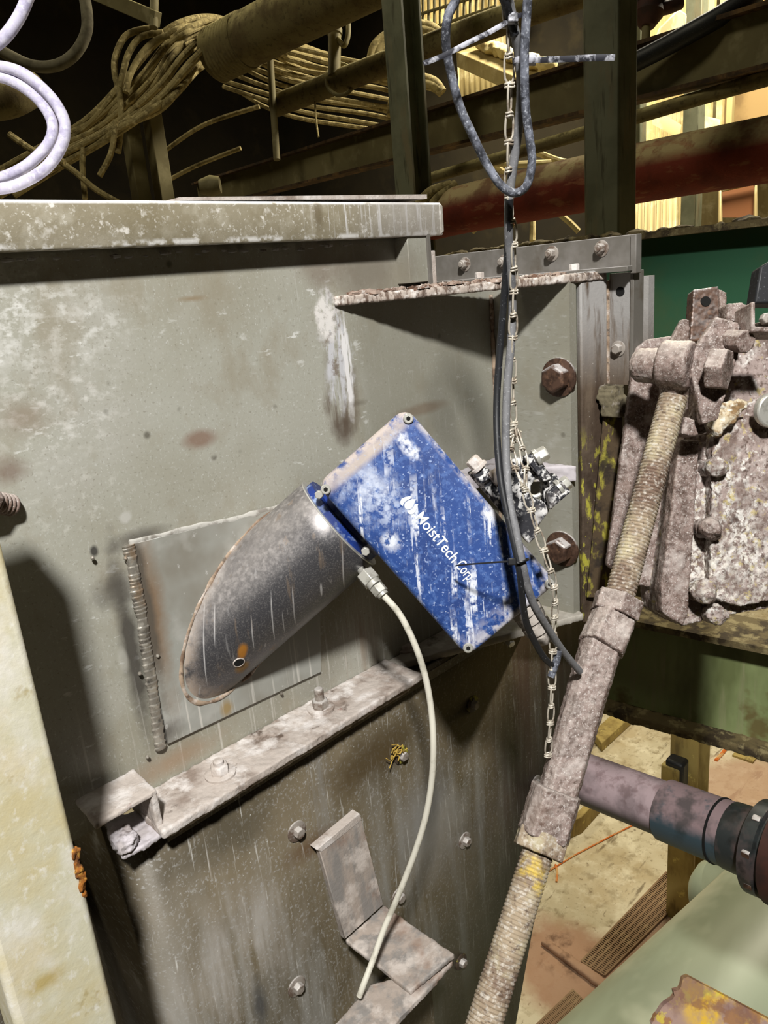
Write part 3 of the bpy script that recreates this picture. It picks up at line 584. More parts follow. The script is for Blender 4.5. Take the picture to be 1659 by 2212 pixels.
# mounting flange between pipe and box
fc = PE + PA*.006
mf = thing('mounting_flange', fc, 'round blue mounting flange with a bright rim between the steel pipe and the sensor box', 'flange')
m_blue = mat('deep_blue_paint', (24, 52, 124), [((150, 168, 200), .9, ('n', 40, .54, .62)), ((18, 36, 90), .7, ('n', 20, .5, .6, 4, None, 3))], rough=.45)
obj('flange_plate', G().lathe(PE+PA*.0005, PE+PA, [(0,PR-.007),(.009,PR-.007)], 48), m_blue, mf)
obj('rim_ring', G().lathe(PE-PA*.001, PE+PA, [(0,PR+.0006),(.0016,PR+.0006),(.0018,PR-.003)], 56), m_zinc, mf)
for q in ((690,1068),(790,1190)):
    p = W(*q, .955); hexbolt(p, nz, .0058, m_zinc, mf, name='cap_screw', h=.008)
nk = G().lathe(PE+PA*.010, PE+PA, [(0,.046),(.035,.046)], 40); obj('flange_neck', nk, m_blue, mf)

# --- air fitting and tube
ft = thing('air_fitting', W(800,1250,.95), 'bright steel compression fitting under the pipe end with two hex nuts', 'fitting')
f0, f1, f2, f3 = W(774,1222,1.0), W(787,1238,.985), W(812,1266,.975), W(829,1287,.97)
obj('stem', G().cyl(f0, f1, .0062, 18), m_zinc, ft); fu = ax_
obj('large_nut', G().cyl(f1, f1.lerp(f2,.72), .0128, 6, .2), m_zinc, ft, bevel=.0009); obj('collar', G().cyl(f1.lerp(f2,.68), f2, .0098, 20), m_zinc, ft)
obj('small_nut', G().cyl(f2, f2.lerp(f3,.75), .0100, 6, .5), m_zinc, ft, bevel=.0008); obj('ferrule', G().cyl(f2.lerp(f3,.7), f3, .0075, 18), m_zinc, ft)
tp = [(829,1287,.97),(862,1325,.97),(893,1385,.975),(917,1455,.985),(931,1530,.995),(936,1610,1.0),(932,1690,1.015),(918,1770,1.03),(893,1850,1.045),(858,1940,1.06),(830,2005,1.06),(805,2075,1.05),(786,2125,1.04),(776,2152,1.04)]
tag(obj('air_tube', G().tube(WS(tp, 10), .0042, 12), m_tube), 'thin off-white air tube curving down from the steel fitting across the chute', 'tube')

# --- cable gland at the far corner of the box
g0, g1 = W(1133,1312,.965), W(1180,1385,.975)
gl = thing('cable_gland', g0, 'dust-coated ribbed cable gland poking out behind the lower right corner of the blue box', 'gland')
m_gl = mat('dusty_gland', (168, 160, 152), [((96, 90, 84), .8, ('n', 60, .5, .62))], rough=.85, bump=[(140,.4)])
gd = (g1-g0); gL = gd.length
obj('gland_body', G().lathe(g0-gd*.5, g1, [(0,.019),(gL*.85,.019),(gL*.87,.016),(gL*.93,.016),(gL*.95,.0185),(gL*1.15,.0185),(gL*1.17,.0155),(gL*1.22,.0155),(gL*1.24,.017),(gL*1.36,.016),(gL*1.5,.010)], 20), m_gl, gl)
obj('lock_nut', G().cyl(g0-gd*.1, g0+gd*.12, .0225, 6), m_gl, gl, bevel=.001)

# --- black clamp behind the box
cb = thing('pipe_clamp', ctr+ax_*.12-nz*.06, 'black two-armed clamp bracket flaked with white behind the right side of the blue box', 'clamp')
def zc(px, py, z): return oP(px, py, ctr+nz*z, nz)
out = [(1008,1020),(1040,1004),(1065,1020),(1100,990),(1128,985),(1147,979),(1170,1008),(1185,1032),(1168,1036),(1158,1029),(1146,1034),(1138,1046),(1138,1062),(1148,1074),(1160,1076),(1168,1082),(1178,1098),(1160,1122),(1150,1140),(1153,1150),(1134,1168),(1110,1140)]
obj('clamp_plate', G().prism([zc(x, y, -.075) for x, y in out], nz*.030), m_black, cb, bevel=.0022)
obj('upper_arm', G().prism([zc(x, y, -.045) for x, y in ((1127,985),(1149,978),(1188,1032),(1170,1040))], nz*.014), m_black, cb, bevel=.002)
obj('lower_arm', G().prism([zc(x, y, -.045) for x, y in ((1176,1062),(1207,1036),(1227,1060),(1183,1098))], nz*.018), m_black, cb, bevel=.002)
obj('arm_web', G().prism([zc(x, y, -.075) for x, y in ((1168,1082),(1165,1045),(1190,1020),(1215,1050),(1182,1098))], nz*.026), m_black, cb, bevel=.002)
obj('back_block', G().prism([zc(x, y, -.050) for x, y in ((1018,1024),(1044,1006),(1066,1026),(1036,1044))], nz*.020), m_black, cb, bevel=.002)
obj('back_block', G().prism([zc(x, y, -.050) for x, y in ((1042,1050),(1072,1024),(1100,1056),(1068,1082))], nz*.016), m_black, cb, bevel=.002)
for (x, y), dx in (((1160,988),(16,-9)),((1209,1053),(16,-11)),((1034,1008),(-3,-3)),((1066,1032),(6,-4))):
    p = zc(x, y, -.036); d = (zc(x+dx[0], y+dx[1], -.036)-p).normalized(); hexbolt(p-d*.002, d, .0095, m_zinc if x > 1100 else m_dusty, cb, h=.012, wr=.0112, wh=.004)
rg = [zc(1154+20*math.cos(a), 1050+23*math.sin(a), -.062) for a in [2*math.pi*k/24 for k in range(24)]]
obj('clamp_ring', G().tube(rg, .003, 8, closed=True), m_zinc, cb)
# ================================================================ CABLES, TIES, CHAIN
def cable(name, pts, r, m, label, n=10, seg=12, group=None):
    return tag(obj(name, G().tube(WS(pts, n), r, seg), m), label, 'cable', group)
cable('signal_cable', [(1050,-420,.58),(1086,-60,.66),(1100,10,.685),(1112,70,.70),(1122,125,.715),(1126,200,.73),(1118,290,.75),(1104,390,.77),(1099,440,.78),(1099,520,.80),(1104,590,.82),(1107,660,.84),(1104,740,.85),(1096,830,.86),(1093,920,.865),(1094,1000,.865),(1100,1080,.858),(1115,1150,.852),(1128,1215,.852),(1138,1262,.862),(1155,1310,.88),(1182,1355,.91),(1215,1405,.95),(1252,1450,.99)],
      .0046, m_gcable, 'thick dusty grey cable hanging down over the right end of the blue box')
cable('power_cable', [(1100,430,.775),(1098,520,.80),(1092,600,.825),(1085,690,.845),(1078,780,.86),(1073,870,.868),(1074,950,.866),(1082,1040,.86),(1098,1120,.855),(1114,1190,.852),(1123,1240,.855),(1128,1290,.87),(1136,1340,.89),(1152,1380,.91),(1175,1420,.93),(1193,1437,.945)],
      .0040, m_bcable, 'thin black cable bowing left beside the thick grey one and ending at the chain')
cable('loop_cable', [(1040,-420,.58),(1000,-60,.66),(984,0,.675),(968,35,.68),(963,75,.69),(965,110,.70),(974,157,.71),(993,229,.725),(1020,290,.735),(1049,350,.75),(1080,398,.755),(1111,417,.755),(1138,400,.75),(1149,350,.74),(1144,300,.73),(1136,241,.72),(1133,169,.705),(1134,90,.69),(1139,10,.675),(1142,-60,.66),(1120,-420,.58)],
      .0042, m_cable, 'dusty dark cable hung in one long narrow loop at the top beside the chain')
cable('stub_cable', [(1040,-400,.58),(1080,-50,.665),(1092,5,.68),(1102,40,.692),(1112,75,.70)], .0042, m_bcable, 'short black cable end strapped against the grey cable at the top of the picture', 8)
cable('drop_cable', [(1206,1405,.945),(1203,1425,.945),(1196,1445,.945),(1190,1462,.945)], .0046, m_cable, 'dusty cable end hanging behind the chain under the cable gland', 8)
def strap(name, pts, w, t, m, label, up=(0,0,1), loop=None, head=None):
    th = thing(name, W(*pts[0]), label, 'cable tie')
    g = G(); P = WS(pts, 8); g.tube(P, (w, t), 6, flat=up); obj('tail', g, m, th)
    if loop:
        c, ax_l, r = loop; c = V(c); a = V(ax_l).normalized(); u = a.orthogonal().normalized(); v = a.cross(u)
        g = G().tube([c+(u*math.cos(k)+v*math.sin(k))*r for k in [2*math.pi*i/20 for i in range(20)]], (t*1.2, w), 6, closed=True, flat=u); obj('band', g, m, th)
    if head: obj('locking_head', G().box(W(*head), (.009,.008,.006), (ex, ey, ez)), m, th, bevel=.001)
    return th
strap('cable_tie', [(915,137,.66),(960,119,.668),(1010,93,.676),(1060,68,.685),(1100,44,.692)], .0022, .0008, m_tie, 'grey flecked cable tie with its tail pointing left through the cable loop', (0,.3,1), (W(1112,36,.694), W(1112,36,.694)-W(1118,90,.704), .0078), (1108,40,.688))
strap('cable_tie', [(1118,130,.705),(1170,129,.69),(1230,127,.675),(1280,125,.665),(1328,124,.655)], .0026, .0008, m_tie, 'pale flecked cable tie with its tail pointing straight right across the green column', (0,.3,1), (W(1128,131,.712), (0,0,1), .0082), (1148,130,.702))
strap('cable_tie', [(985,1222,.900),(1000,1220,.888),(1050,1216,.862),(1095,1213,.845),(1112,1213,.842)], .0015, .0009, m_btie, 'thin black cable tie reaching left over the lettering on the blue box', nz, (W(1124,1212,.852), W(1124,1212,.852)-W(1116,1180,.852), .0092), (1106,1213,.842))
# chain of knotted wire links
m_links = m_chain
def link_mesh(L=.030, w=.0046, r=.00115):
    g = G(); pts = []
    h = L/2
    for k in range(28):
        a = 2*math.pi*k/28; x = math.copysign(abs(math.cos(a))**.62, math.cos(a))*w; z = math.sin(a)*h
        x *= (.62 if z < -h*.55 else 1.0) if z < 0 else 1.0
        pts.append(V((x, 0, z)))
    g.tube(pts, r, 8, closed=True, flat=(0,1,0))
    for q in (-.0016, .0012):
        c = V((0, 0, -h*.80+q)); g.tube([c+V((math.cos(a)*.0044, math.sin(a)*.0028, .0004*math.sin(2*a))) for a in [2*math.pi*k/16 for k in range(16)]], r*.95, 7, closed=True, flat=(0,0,1))
    me = bpy.data.meshes.new('chain_link'); me.from_pydata(g.v, [], g.f); me.polygons.foreach_set('use_smooth', [True]*len(me.polygons)); me.materials.append(m_links); return me
LINK = link_mesh()
def chain(pts, label, pitch=.0245, name='wire_chain', tw=0.0):
    P = WS(pts, 30); th = thing(name, P[-1], label, 'chain'); acc = 0.0; pos = [P[0]]; 
    for a, b in zip(P, P[1:]):
        d = (b-a).length
        while acc + d >= pitch:
            q = (pitch-acc)/d; a = a.lerp(b, q); d = (b-a).length; acc = 0.0; pos.append(a)
        acc += d
    for i, (a, b) in enumerate(zip(pos, pos[1:])):
        o = bpy.data.objects.new('chain_link', LINK); COL.objects.link(o); o.parent = th
        z = (a-b).normalized(); v = ez - z*ez.dot(z); v.normalize(); x = v.cross(z)
        an = (0.25 if i % 2 else 1.05) + random.uniform(-.25,.25) + tw; x2 = x*math.cos(an) + v*math.sin(an); y2 = z.cross(x2)
        c = (a+b)/2 - ORG[th]
        o.matrix_local = Matrix(((x2.x,y2.x,z.x,c.x),(x2.y,y2.y,z.y,c.y),(x2.z,y2.z,z.z,c.z),(0,0,0,1)))
        ORG[o] = (a+b)/2
    return th
chain([(1080,-400,.58),(1094,-40,.672),(1097,60,.70),(1101,200,.73),(1099,330,.755),(1100,420,.775),(1108,520,.80),(1110,620,.825),(1108,720,.845),(1106,820,.866),(1109,900,.88),(1112,935,.885)],
      'long pale wire chain hanging straight down beside the grey cable to the black clamp')
chain([(1116,928,.880),(1124,955,.874),(1133,985,.868),(1136,1010,.866),(1130,1040,.866),(1140,1075,.868),(1152,1120,.872),(1165,1160,.876),(1180,1205,.878),(1193,1245,.880),(1199,1290,.900),(1198,1340,.92),(1195,1390,.935),(1193,1440,.945),(1192,1500,.955),(1189,1560,.965),(1183,1640,.985)],
      'pale wire chain from the black clamp past the blue box tip down to the turnbuckle')
chain([(1114,928,.888),(1106,960,.884),(1104,985,.880),(1110,1005,.876),(1120,1025,.872),(1128,1045,.868),(1131,1058,.866)], 'short slack bight of pale chain looped over the black clamp', tw=.4)
th = thing('wire_hook', W(1112,938,.89), 'wrapped wire hook tying the chains together above the black clamp', 'hook')
sp = [W(1112+13*math.cos(a), 938+ (a-6)*1.1 + 9*math.sin(a), .885 + .006*math.sin(a+1)) for a in [k*.35 for k in range(50)]]
obj('wire_wrap', G().tube(sp, .0012, 7), m_chain, th)

# lavender hoses
def coilpts(l, d): return [(x, y, d) for x, y in l]
th = thing('hose_coil', W(60,300,.55), 'dusty lavender hose coiled in two turns at the left edge above the rim channel', 'hose')
obj('outer_turn', G().tube(WS([(x, y, .80) for x, y in ((-120,160),(-60,146),(0,144),(48,158),(90,189),(122,226),(140,268),(133,314),(100,362),(46,396),(0,408),(-60,412),(-140,400))], 10), .0058, 14), m_hose, th)
obj('inner_turn', G().tube(WS([(x, y, .805) for x, y in ((-120,170),(-60,160),(0,166),(48,187),(90,224),(113,267),(106,308),(72,346),(40,368),(0,384),(-60,392),(-140,380))], 10), .0056, 14), m_hose, th)
obj('third_turn', G().tube(WS([(x, y, .82) for x, y in ((-120,150),(-30,146),(20,150),(60,168),(96,200),(118,236),(126,268),(120,300))], 10), .0054, 14), m_hose, th)
tag(obj('hose_bend', G().tube(WS([(x, y, .80) for x, y in ((84,-120),(74,-50),(57,2),(38,42),(8,82),(-30,108),(-90,125))], 10), .0063, 14), m_hose), 'dusty lavender hose bending through the very top left corner', 'hose')

# ================================================================ BOLTED ANGLE BAR BEHIND THE RECESS
XA = 1.165
ab = thing('angle_bar', (XA,-.1,4.39), 'grey angle bar with a row of bolts running away above the recess ledge', 'angle bar')
pR = oX(1369,540,XA); pL = oX(908,572,XA); zt = oX(1369,506,XA).z; zb = oX(1369,576,XA).z
g = G(); g.mm((XA,pR.y,zb), (XA+.008,.60,zt)); obj('upright_leg', g, m_angle, ab, bevel=.001)
g = G(); g.mm((XA-.020,pR.y,zb-.006), (XA+.002,.60,zb+.002)); obj('flat_leg', g, m_angle, ab, bevel=.001)
g = G(); g.mm((XA-.004,pR.y-.006,zb-.010), (XA+.014,pR.y+.004,zt)); obj('end_plate', g, m_angle, ab, bevel=.001)
for x, y in ((921,578),(1005,571),(1090,566),(1193,548),(1300,537)):
    hexbolt(oX(x, y, XA), (-1,0,0), .0085, m_bolt, ab, h=.011, wr=.0125, wh=.002, stud=.003)
for x, y in ((1035,580),(1100,578),(1240,558)):
    p = oZ(x, y+6, zb+.003); p = V((XA-.010, oX(x, y, XA-.010).y, zb+.002)); hexbolt(p, (0,0,1), .0085, m_dusty, ab, h=.010)
g = G()
for k in range(130):
    u = random.random()**.8; px = 750+u*440; p = L1 + FD*(Lf*u) + FN*random.uniform(.004,.05) + V((0,0,4.3855))
    s = random.uniform(.002,.0065); g.ball(p, s, 6, (1.5,1.2,.55), .4)
for k in range(26):
    u = random.random(); p = L1 + FD*(Lf*(.02+.7*u)) + FN*random.uniform(-.003,.004) + V((0,0,4.384+random.uniform(-.001,.003))); g.ball(p, random.uniform(.003,.008), 7, (1.6,1.1,.5), .3)
tag(obj('debris_heap', g, m_debris), 'heap of rust flakes and grey dust lying along the recess ledge', 'debris', kind='stuff')
# upright bolted bar right of the recess
XV = 1.175
vb = thing('bolted_upright', (XV,-.2,4.15), 'brown steel upright with an empty hole and one bolt under the angle bar end', 'upright')
a, b = oX(1316,590,XV), oX(1364,585,XV); zl = oX(1340,832,XV).z
g = G(); g.mm((XV,min(a.y,b.y),zl), (XV+.008,max(a.y,b.y),zb-.008)); obj('flat_face', g, m_bar, vb, bevel=.001)
g = G(); g.mm((XV-.004,b.y-.006,zl-.05), (XV+.03,b.y,zb-.006)); obj('edge_flange', g, m_angle, vb, bevel=.001)
g = G(); g.tube([V((XV-.001,a.y+.002,zl+.008*i)) for i in range(int((zb-.01-zl)/.008))], [.003*(1+.5*mn.noise(V((i,0,0)))) for i in range(int((zb-.01-zl)/.008))], 6); obj('edge_bead', g, m_browncaulk, vb)
hp_ = oX(1340,630,XV); obj('bolt_hole', G().cyl(hp_+V((-.0006,0,0)), hp_+V((.004,0,0)), .0075, 20), m_dark, vb)
hexbolt(oX(1336,753,XV), (-1,0,0), .0088, m_bolt, vb, h=.009, wr=.0125, wh=.002)
g = G(); p = oX(1385,760,1.24); g.mm((1.24,p.y-.012,3.9), (1.26,p.y+.02,4.37)); tag(obj('narrow_strip', g, m_bar), 'narrow dark green-brown strip standing just right of the bolted upright', 'strip')
# mossy lump between bar and gate
g = G()
for k in range(7):
    g.box(W(1322+random.uniform(-4,6), 838+k*9, 1.27), (.03+random.uniform(-.010,.006),.034,.010))
tag(obj('dirt_lump', g, mat('ochre_grey_dirt', (104,96,76), [((60,52,38),.9,('n',40,.48,.6)),((150,142,132),.8,('n',60,.54,.64,4,None,3))], rough=.95, bump=[(90,.8)]), crust=(.002,.003,.02)), 'layered lump of grey and ochre dirt jammed between the upright bar and the gate casting', 'dirt', kind='stuff')
g = G(); g.prism([W(1303,900,1.28), W(1345,890,1.28), W(1330,1290,1.36), W(1268,1290,1.36)], V((.05,.03,0)))
tag(obj('mossy_plate', g, mat('lichen_plate', (70,56,38), [((150,142,52),.9,('n',(46,46,20),.52,.6)),((36,28,20),.9,('n',24,.5,.62,4,None,4)),((170,164,130),.7,('v',70,.04,.1),('n',20,.5,.58))], rough=.85, bump=[(90,.6)])), 'dark plate patched with yellow lichen behind the upright bar of the recess', 'plate')
# ================================================================ TURNBUCKLE
tb = thing('turnbuckle', W(1190,1760,.98), 'crusted turnbuckle with long threaded rods slanting down in front of the chute', 'turnbuckle')
R0, R1, R2 = W(1458,845,1.12), W(1336,1298,1.06), W(1040,2230,.90)
def thread(p0, p1, r0, r1, pitch, name):
    g = G(); L = (p1-p0).length; n = int(L/pitch*8); prof = []
    for i in range(n+1):
        u = i/n; r = r0+(r1-r0)*u; a = u*L/pitch*2*math.pi
        prof.append((u*L, r*(1 + .075*(abs(math.sin(a/2))**.8-.6) - .02*mn.noise(V((u*9,0,2)))**2)))
    t = (p1-p0).normalized(); u_ = t.orthogonal().normalized(); w = t.cross(u_); S = 26
    rs = [[p0 + t*z + (u_*math.cos(2*math.pi*k/S) + w*math.sin(2*math.pi*k/S))*(r*(1+.012*mn.noise(V((k*.9, z*150, 0))))) for k in range(S)] for z, r in prof]
    g.rings(rs); return obj(name, g, m_rod, tb, sharp=80)
thread(R0, R1, .0195, .0200, .0050, 'threaded_rod')
RB = W(1172,1806,.975)
thread(W(1164,1835,.97), R2, .0195, .0205, .0048, 'threaded_rod')
dT = (W(1325,1330,1.045)-R1).normalized()
def blockx(name, p0, p1, w0, w1, dpt, m, bev=.004, crust=(.0022,.0018,.012), shape=None):
    p0, p1 = V(p0), V(p1); t = (p1-p0).normalized(); w = t.cross(ez).normalized(); n = w.cross(t)
    g = G(); vs = []
    for p, hw in ((p0, w0/2), (p1, w1/2)):
        c = .30; vs += [[p + w*(hw*x) + n*(dpt/2*y) for x, y in ((-1,-1+c*2),(-1+c,-1),(1-c,-1),(1,-1+c*2),(1,1-c*2),(1-c,1),(-1+c,1),(-1,1-c*2))]]
    g.rings(vs); return obj(name, g, m, tb, crust=crust)
ua = (W(1345,1262,1.06)-W(1318,1347,1.05))
t1 = (R2-R1).normalized()
obj('lock_nut', G().cyl(R1 - t1*.006, R1+t1*.022, .0345, 6, .15, ez), m_cast, tb, crust=(.002,.0014,.012))
blockx('upper_collar', R1+t1*.026, W(1296,1402,1.03), .056, .058, .054, m_cast)
blockx('buckle_body', W(1300,1385,1.035), W(1200,1730,.985), .053, .048, .042, m_cast)
blockx('lower_collar', W(1202,1705,.985), RB, .060, .062, .056, m_cast)
tb2 = (R2-RB).normalized()
obj('lock_nut', G().cyl(RB - tb2*.004, RB+tb2*.021, .0345, 6, .2, ez), m_rod, tb, crust=(.002,.0012,.012))
# eye end
e0, e1 = W(1428,786,1.11), W(1494,790,1.085); ea = (e1-e0).normalized()
g = G(); g.lathe(e0, e1, [(-.001,.030),(.003,.034),((e1-e0).length-.003,.034),((e1-e0).length+.001,.030)], 30)
ec = (e0+e1)/2
g.lathe(ec+(R0-ec)*.25, R0+(R0-ec).normalized()*.012, [(0,.027),(.022,.0225),(.040,.0205),(.058,.0195)], 24)
obj('eye_end', g, m_cast, tb, crust=(.0022,.0014,.014))

# ================================================================ GATE CASTING
gt = thing('gate_casting', W(1540,1330,1.2), 'massive lime-crusted gate casting with a clevis holding the top of the turnbuckle', 'gate')
def slab(name, poly, d, th, m, crust=None, bevel=0.0, dirv=None):
    pts = [W(x, y, d if len(q) < 1 else q[0]) for x, y, *q in poly]; return obj(name, G().prism(pts, (dirv or (-ez))*th), m, gt, crust=crust, bevel=bevel)
slab('back_plate', [(1373,752),(1397,732),(1470,722),(1500,760),(1500,960),(1440,1275),(1365,1262),(1311,1221)], 1.24, .014, m_cast, (.003,.0016,.02))
slab('main_body', [(1470,960),(1560,700),(1750,690),(1750,1320),(1655,1315),(1560,1330),(1475,1352),(1432,1325),(1428,1272)], 1.19, .10, m_lime, (.003,.0032,.016))
slab('left_rib', [(1469,950),(1512,950),(1486,1330),(1475,1352),(1432,1325),(1428,1272)], 1.165, .03, m_cast, (.003,.0022,.02))
slab('body_ridge', [(1540,940),(1600,900),(1700,900),(1700,1290),(1600,1310),(1535,1290)], 1.165, .05, m_lime, (.0026,.0040,.012))
slab('hanging_lug', [(1498,626),(1551,618),(1560,640),(1556,730),(1490,740)], 1.17, .024, m_rustbolt, (.002,.0008,.02))
slab('hanging_lug', [(1553,624),(1570,632),(1569,690),(1556,700)], 1.165, .035, m_cast, (.002,.0014,.02))
h0 = W(1524,651,1.1695); obj('lug_hole', G().cyl(h0-ez*.004, h0+ez*.0012, .0075, 20), m_dark, gt)
slab('clevis_cheek', [(1474,688),(1490,690),(1490,800),(1470,830),(1428,830),(1424,775),(1440,750)], 1.155, .014, m_cast, (.0025,.0016,.02))
slab('clevis_cheek', [(1547,684),(1597,698),(1596,768),(1550,906),(1518,917),(1492,800),(1499,757)], 1.082, .016, m_cast, (.0025,.0020,.02))
p0, p1 = W(1543,797,1.068), W(1400,790,1.125); pa = (p0-p1).normalized()
obj('pin_head', G().cyl(p0-pa*.006, p0+pa*.018, .0305, 6, .2, ez), m_cast, gt, crust=(.002,.0016,.014))
obj('pin_nut', G().lathe(p1-pa*.022, p1+pa*.026, [(0,.018),(.008,.0245),(.048,.0265)], 20), m_cast, gt, crust=(.002,.0018,.014))
q0, q1 = W(1612,738,1.06), W(1575,736,1.09); qa = (q0-q1).normalized()
obj('cross_bolt', G().cyl(q1-qa*.02, q0, .0165, 8, .3), m_cast, gt, crust=(.002,.0012,.012))
slab('rear_ear', [(1570,655),(1602,652),(1623,664),(1622,715),(1572,716)], 1.12, .03, m_cast, (.0025,.0018,.02))
slab('corner_bracket', [(1623,652),(1632,651),(1632,705),(1700,705),(1700,717),(1623,717)], 1.05, .05, m_cast, None, .002)
hexbolt(W(1652,690,1.05), ez, .008, m_bolt, gt)
slab('brace_fin', [(1496,905),(1520,915),(1530,935),(1500,942),(1472,938),(1480,900)], 1.11, .03, m_cast, (.0025,.0016,.02))
for x, y, s in ((1542,1010,.018),(1530,1142,.020),(1515,1275,.022),(1540,1325,.020)):
    g = G(); p = W(x, y, 1.165 if y < 1300 else 1.18); g.cyl(p-ez*.03, p+ez*.016, s*.8, 8, random.random()); g.ball(p+ez*.012, s*.85, 9, (1,1,1), .25)
    obj('crusted_bolt', g, m_lime if y < 1100 or y > 1200 else m_cast, gt, crust=(.0025,.003,.012))
g = G()
for k in range(70):
    a = random.random(); p = W(1590-52*a+random.uniform(-14,14), 875+50*a+random.uniform(-16,16), 1.145); g.ball(p, random.uniform(.004,.009), 7, (1,1,1), .35)
m_och = mat('ochre_crust', (190,176,150), [((120,92,56),.9,('n',50,.48,.58)),((222,218,206),.8,('n',80,.54,.62,4,None,3))], rough=.95, bump=[(120,.8)])
tag(obj('crust_mass', g, m_och, crust=(.0022,.003,.01)), 'knobbly ochre crust clinging under the clevis of the gate casting', 'crust', kind='stuff')
dc = W(1660,886,1.145); g = G().cyl(dc, dc+W(1640,886,1.06)*0 + (W(1620,884,1.19)-dc).normalized()*-.014, .026, 28)
tag(obj('disc_cap', g, m_zinc, bevel=.003), 'pale round cap at the right picture edge on the gate casting', 'cap')
g = G(); g.prism([W(1643,575,1.12), W(1700,540,1.12), W(1700,655,1.12), W(1630,655,1.12)], ez*-.03)
tag(obj('rubber_block', g, m_bcable, bevel=.003), 'black rubber block at the right edge above the gate casting', 'rubber')
g = G(); g.prism([W(1635,632,1.10), W(1700,640,1.10), W(1700,660,1.10), W(1632,655,1.10)], ez*-.04)
# ================================================================ BEHIND THE HOPPER
m_olive = mat('olive_steel', (112, 104, 70), [((84, 74, 44), .8, ('n', 2.2, .44, .64)), ((140, 132, 98), .6, ('n', 9, .54, .68, 4, None, 3)), ((170, 160, 112), .9, ('u', .4, .9))], rough=.75, bump=[(60, .2)])
m_brown = mat('brown_flange_rust', (70,52,32), [((110,84,50),.8,('n',9,.5,.62)),((40,30,20),.8,('n',20,.5,.62,4,None,3))], rough=.9)
m_dustpipe = mat('dust_coated_pipe', (104, 94, 60), [((196, 184, 130), .9, ('u', .1, .75), ('n', 12, .3, .5)), ((80, 66, 40), .8, ('n', 7, .48, .64)), ((60, 52, 30), .6, ('n', 40, .56, .66, 4, None, 3))], rough=.95, bump=[(50, .6), (160, .6)])
m_green = mat('green_column_paint', (118, 120, 98), [((92, 94, 74), .8, ('n', 5, .45, .62)), ((126, 112, 84), .6, ('n', (14,14,3), .54, .66, 4, None, 2)), ((62, 58, 42), .7, ('n', (40,40,4), .58, .66, 4, None, 7))], rough=.6, bump=[(90,.15)])
m_beamgreen = mat('green_beam_paint', (52, 92, 68), [((70, 90, 62), .7, ('n', 4, .46, .64)), ((54, 92, 70), .6, ('n', 9, .5, .64, 4, None, 2))], rough=.4, bump=[(60,.1)])
m_beamlow = mat('mossy_beam_paint', (136, 148, 100), [((96, 104, 64), .8, ('n', (6,6,2), .46, .62)), ((148, 146, 112), .6, ('n', (30,30,2), .58, .68)), ((96, 70, 36), .7, ('n', 7, .56, .66, 4, None, 4))], rough=.5, bump=[(70,.15)])
m_crustdirt = mat('bark_like_dirt', (96, 84, 56), [((54, 44, 30), .9, ('n', 16, .48, .58)), ((140, 128, 92), .8, ('n', 30, .52, .62, 4, None, 4))], rough=.95, bump=[(50, .9), (140, .8)])
m_red = mat('red_oxide_pipe', (120, 46, 30), [((176, 158, 116), 1.0, ('u', .05, .45), ('n', 26, .25, .45)), ((92, 34, 22), .7, ('n', 8, .48, .62)), ((150, 100, 70), .6, ('n', (30,10,30), .58, .66, 4, None, 5))], rough=.85, bump=[(60,.6),(180,.5)])
m_siding = mat('cream_siding', (186, 168, 116), [((146, 126, 80), .7, ('n', (3,3,.6), .46, .62)), ((226, 212, 164), .6, ('n', 6, .52, .66, 4, None, 3))], rough=.8)
m_far = mat('far_dark_wall', (40, 34, 20), [((24, 20, 12), .8, ('n', .9, .42, .62)), ((58, 50, 30), .5, ('n', 2.6, .55, .7, 4, None, 3))], rough=.9)
m_rope = mat('dusty_cable_bundle', (152, 138, 94), [((100, 88, 56), .8, ('n', 22, .48, .62)), ((206, 190, 140), .7, ('n', 40, .54, .66, 4, None, 3))], rough=.95, bump=[(60,.6)])
m_conc = mat('dusty_concrete', (198, 188, 160), [((172, 152, 112), .8, ('n', 1.6, .45, .62)), ((150, 124, 92), .7, ('n', 3.2, .54, .68, 5, None, 4)), ((222, 210, 176), .7, ('n', 5, .52, .66, 4, None, 8)), ((108, 92, 66), .8, ('n', (2.0, 9, 1), .61, .66, 6, None, 3)), ((120, 106, 82), .8, ('v', 7, .03, .09), ('n', 3, .48, .56))], rough=.9, bump=[(14,.3),(50,.2)])
def fst(px, py, qx, qy, half):      # a long stain on the floor between two points
    a, b = oZ(px, py, 0), oZ(qx, qy, 0); e = (b-a).normalized(); return ('b', V((0,0,0)), ((b-a).length/2, half, .3), .5, ((a+b)/2, e, V((0,0,1)).cross(e), V((0,0,1))), .35, 5)
m_conc = mat('dusty_concrete', (198, 188, 160), [((172, 154, 118), .7, ('n', 1.6, .45, .62)), ((222, 214, 188), .8, ('n', 5, .50, .66, 4, None, 8)), ((150, 136, 106), .8, ('n', 9, .52, .66, 5, None, 2)),
    ((108, 94, 70), .8, ('n', (2.0, 9, 1), .60, .66, 6, None, 3)), ((96, 84, 64), .8, ('v', 7, .03, .09), ('n', 3, .48, .56)), ((120, 104, 78), .7, ('n', 26, .60, .68, 5, None, 6)),
    ((158, 122, 96), .9, fst(1090,1980,1460,2270,.42)), ((150, 116, 92), .85, fst(1300,2150,1560,1900,.30)), ((176, 140, 116), .7, fst(1500,1640,1700,1800,.9)), ((96, 70, 52), .8, ('n', 6, .5, .62, 4, None, 5), fst(1130,2010,1300,2110,.2))],
    rough=.9, bump=[(14,.3),(50,.2)])
m_rustfloor = mat('reddish_wet_floor', (160, 128, 98), [((120, 88, 64), .8, ('n', 3, .45, .62)), ((198, 176, 140), .8, ('n', 6, .54, .66, 4, None, 2))], rough=.8)
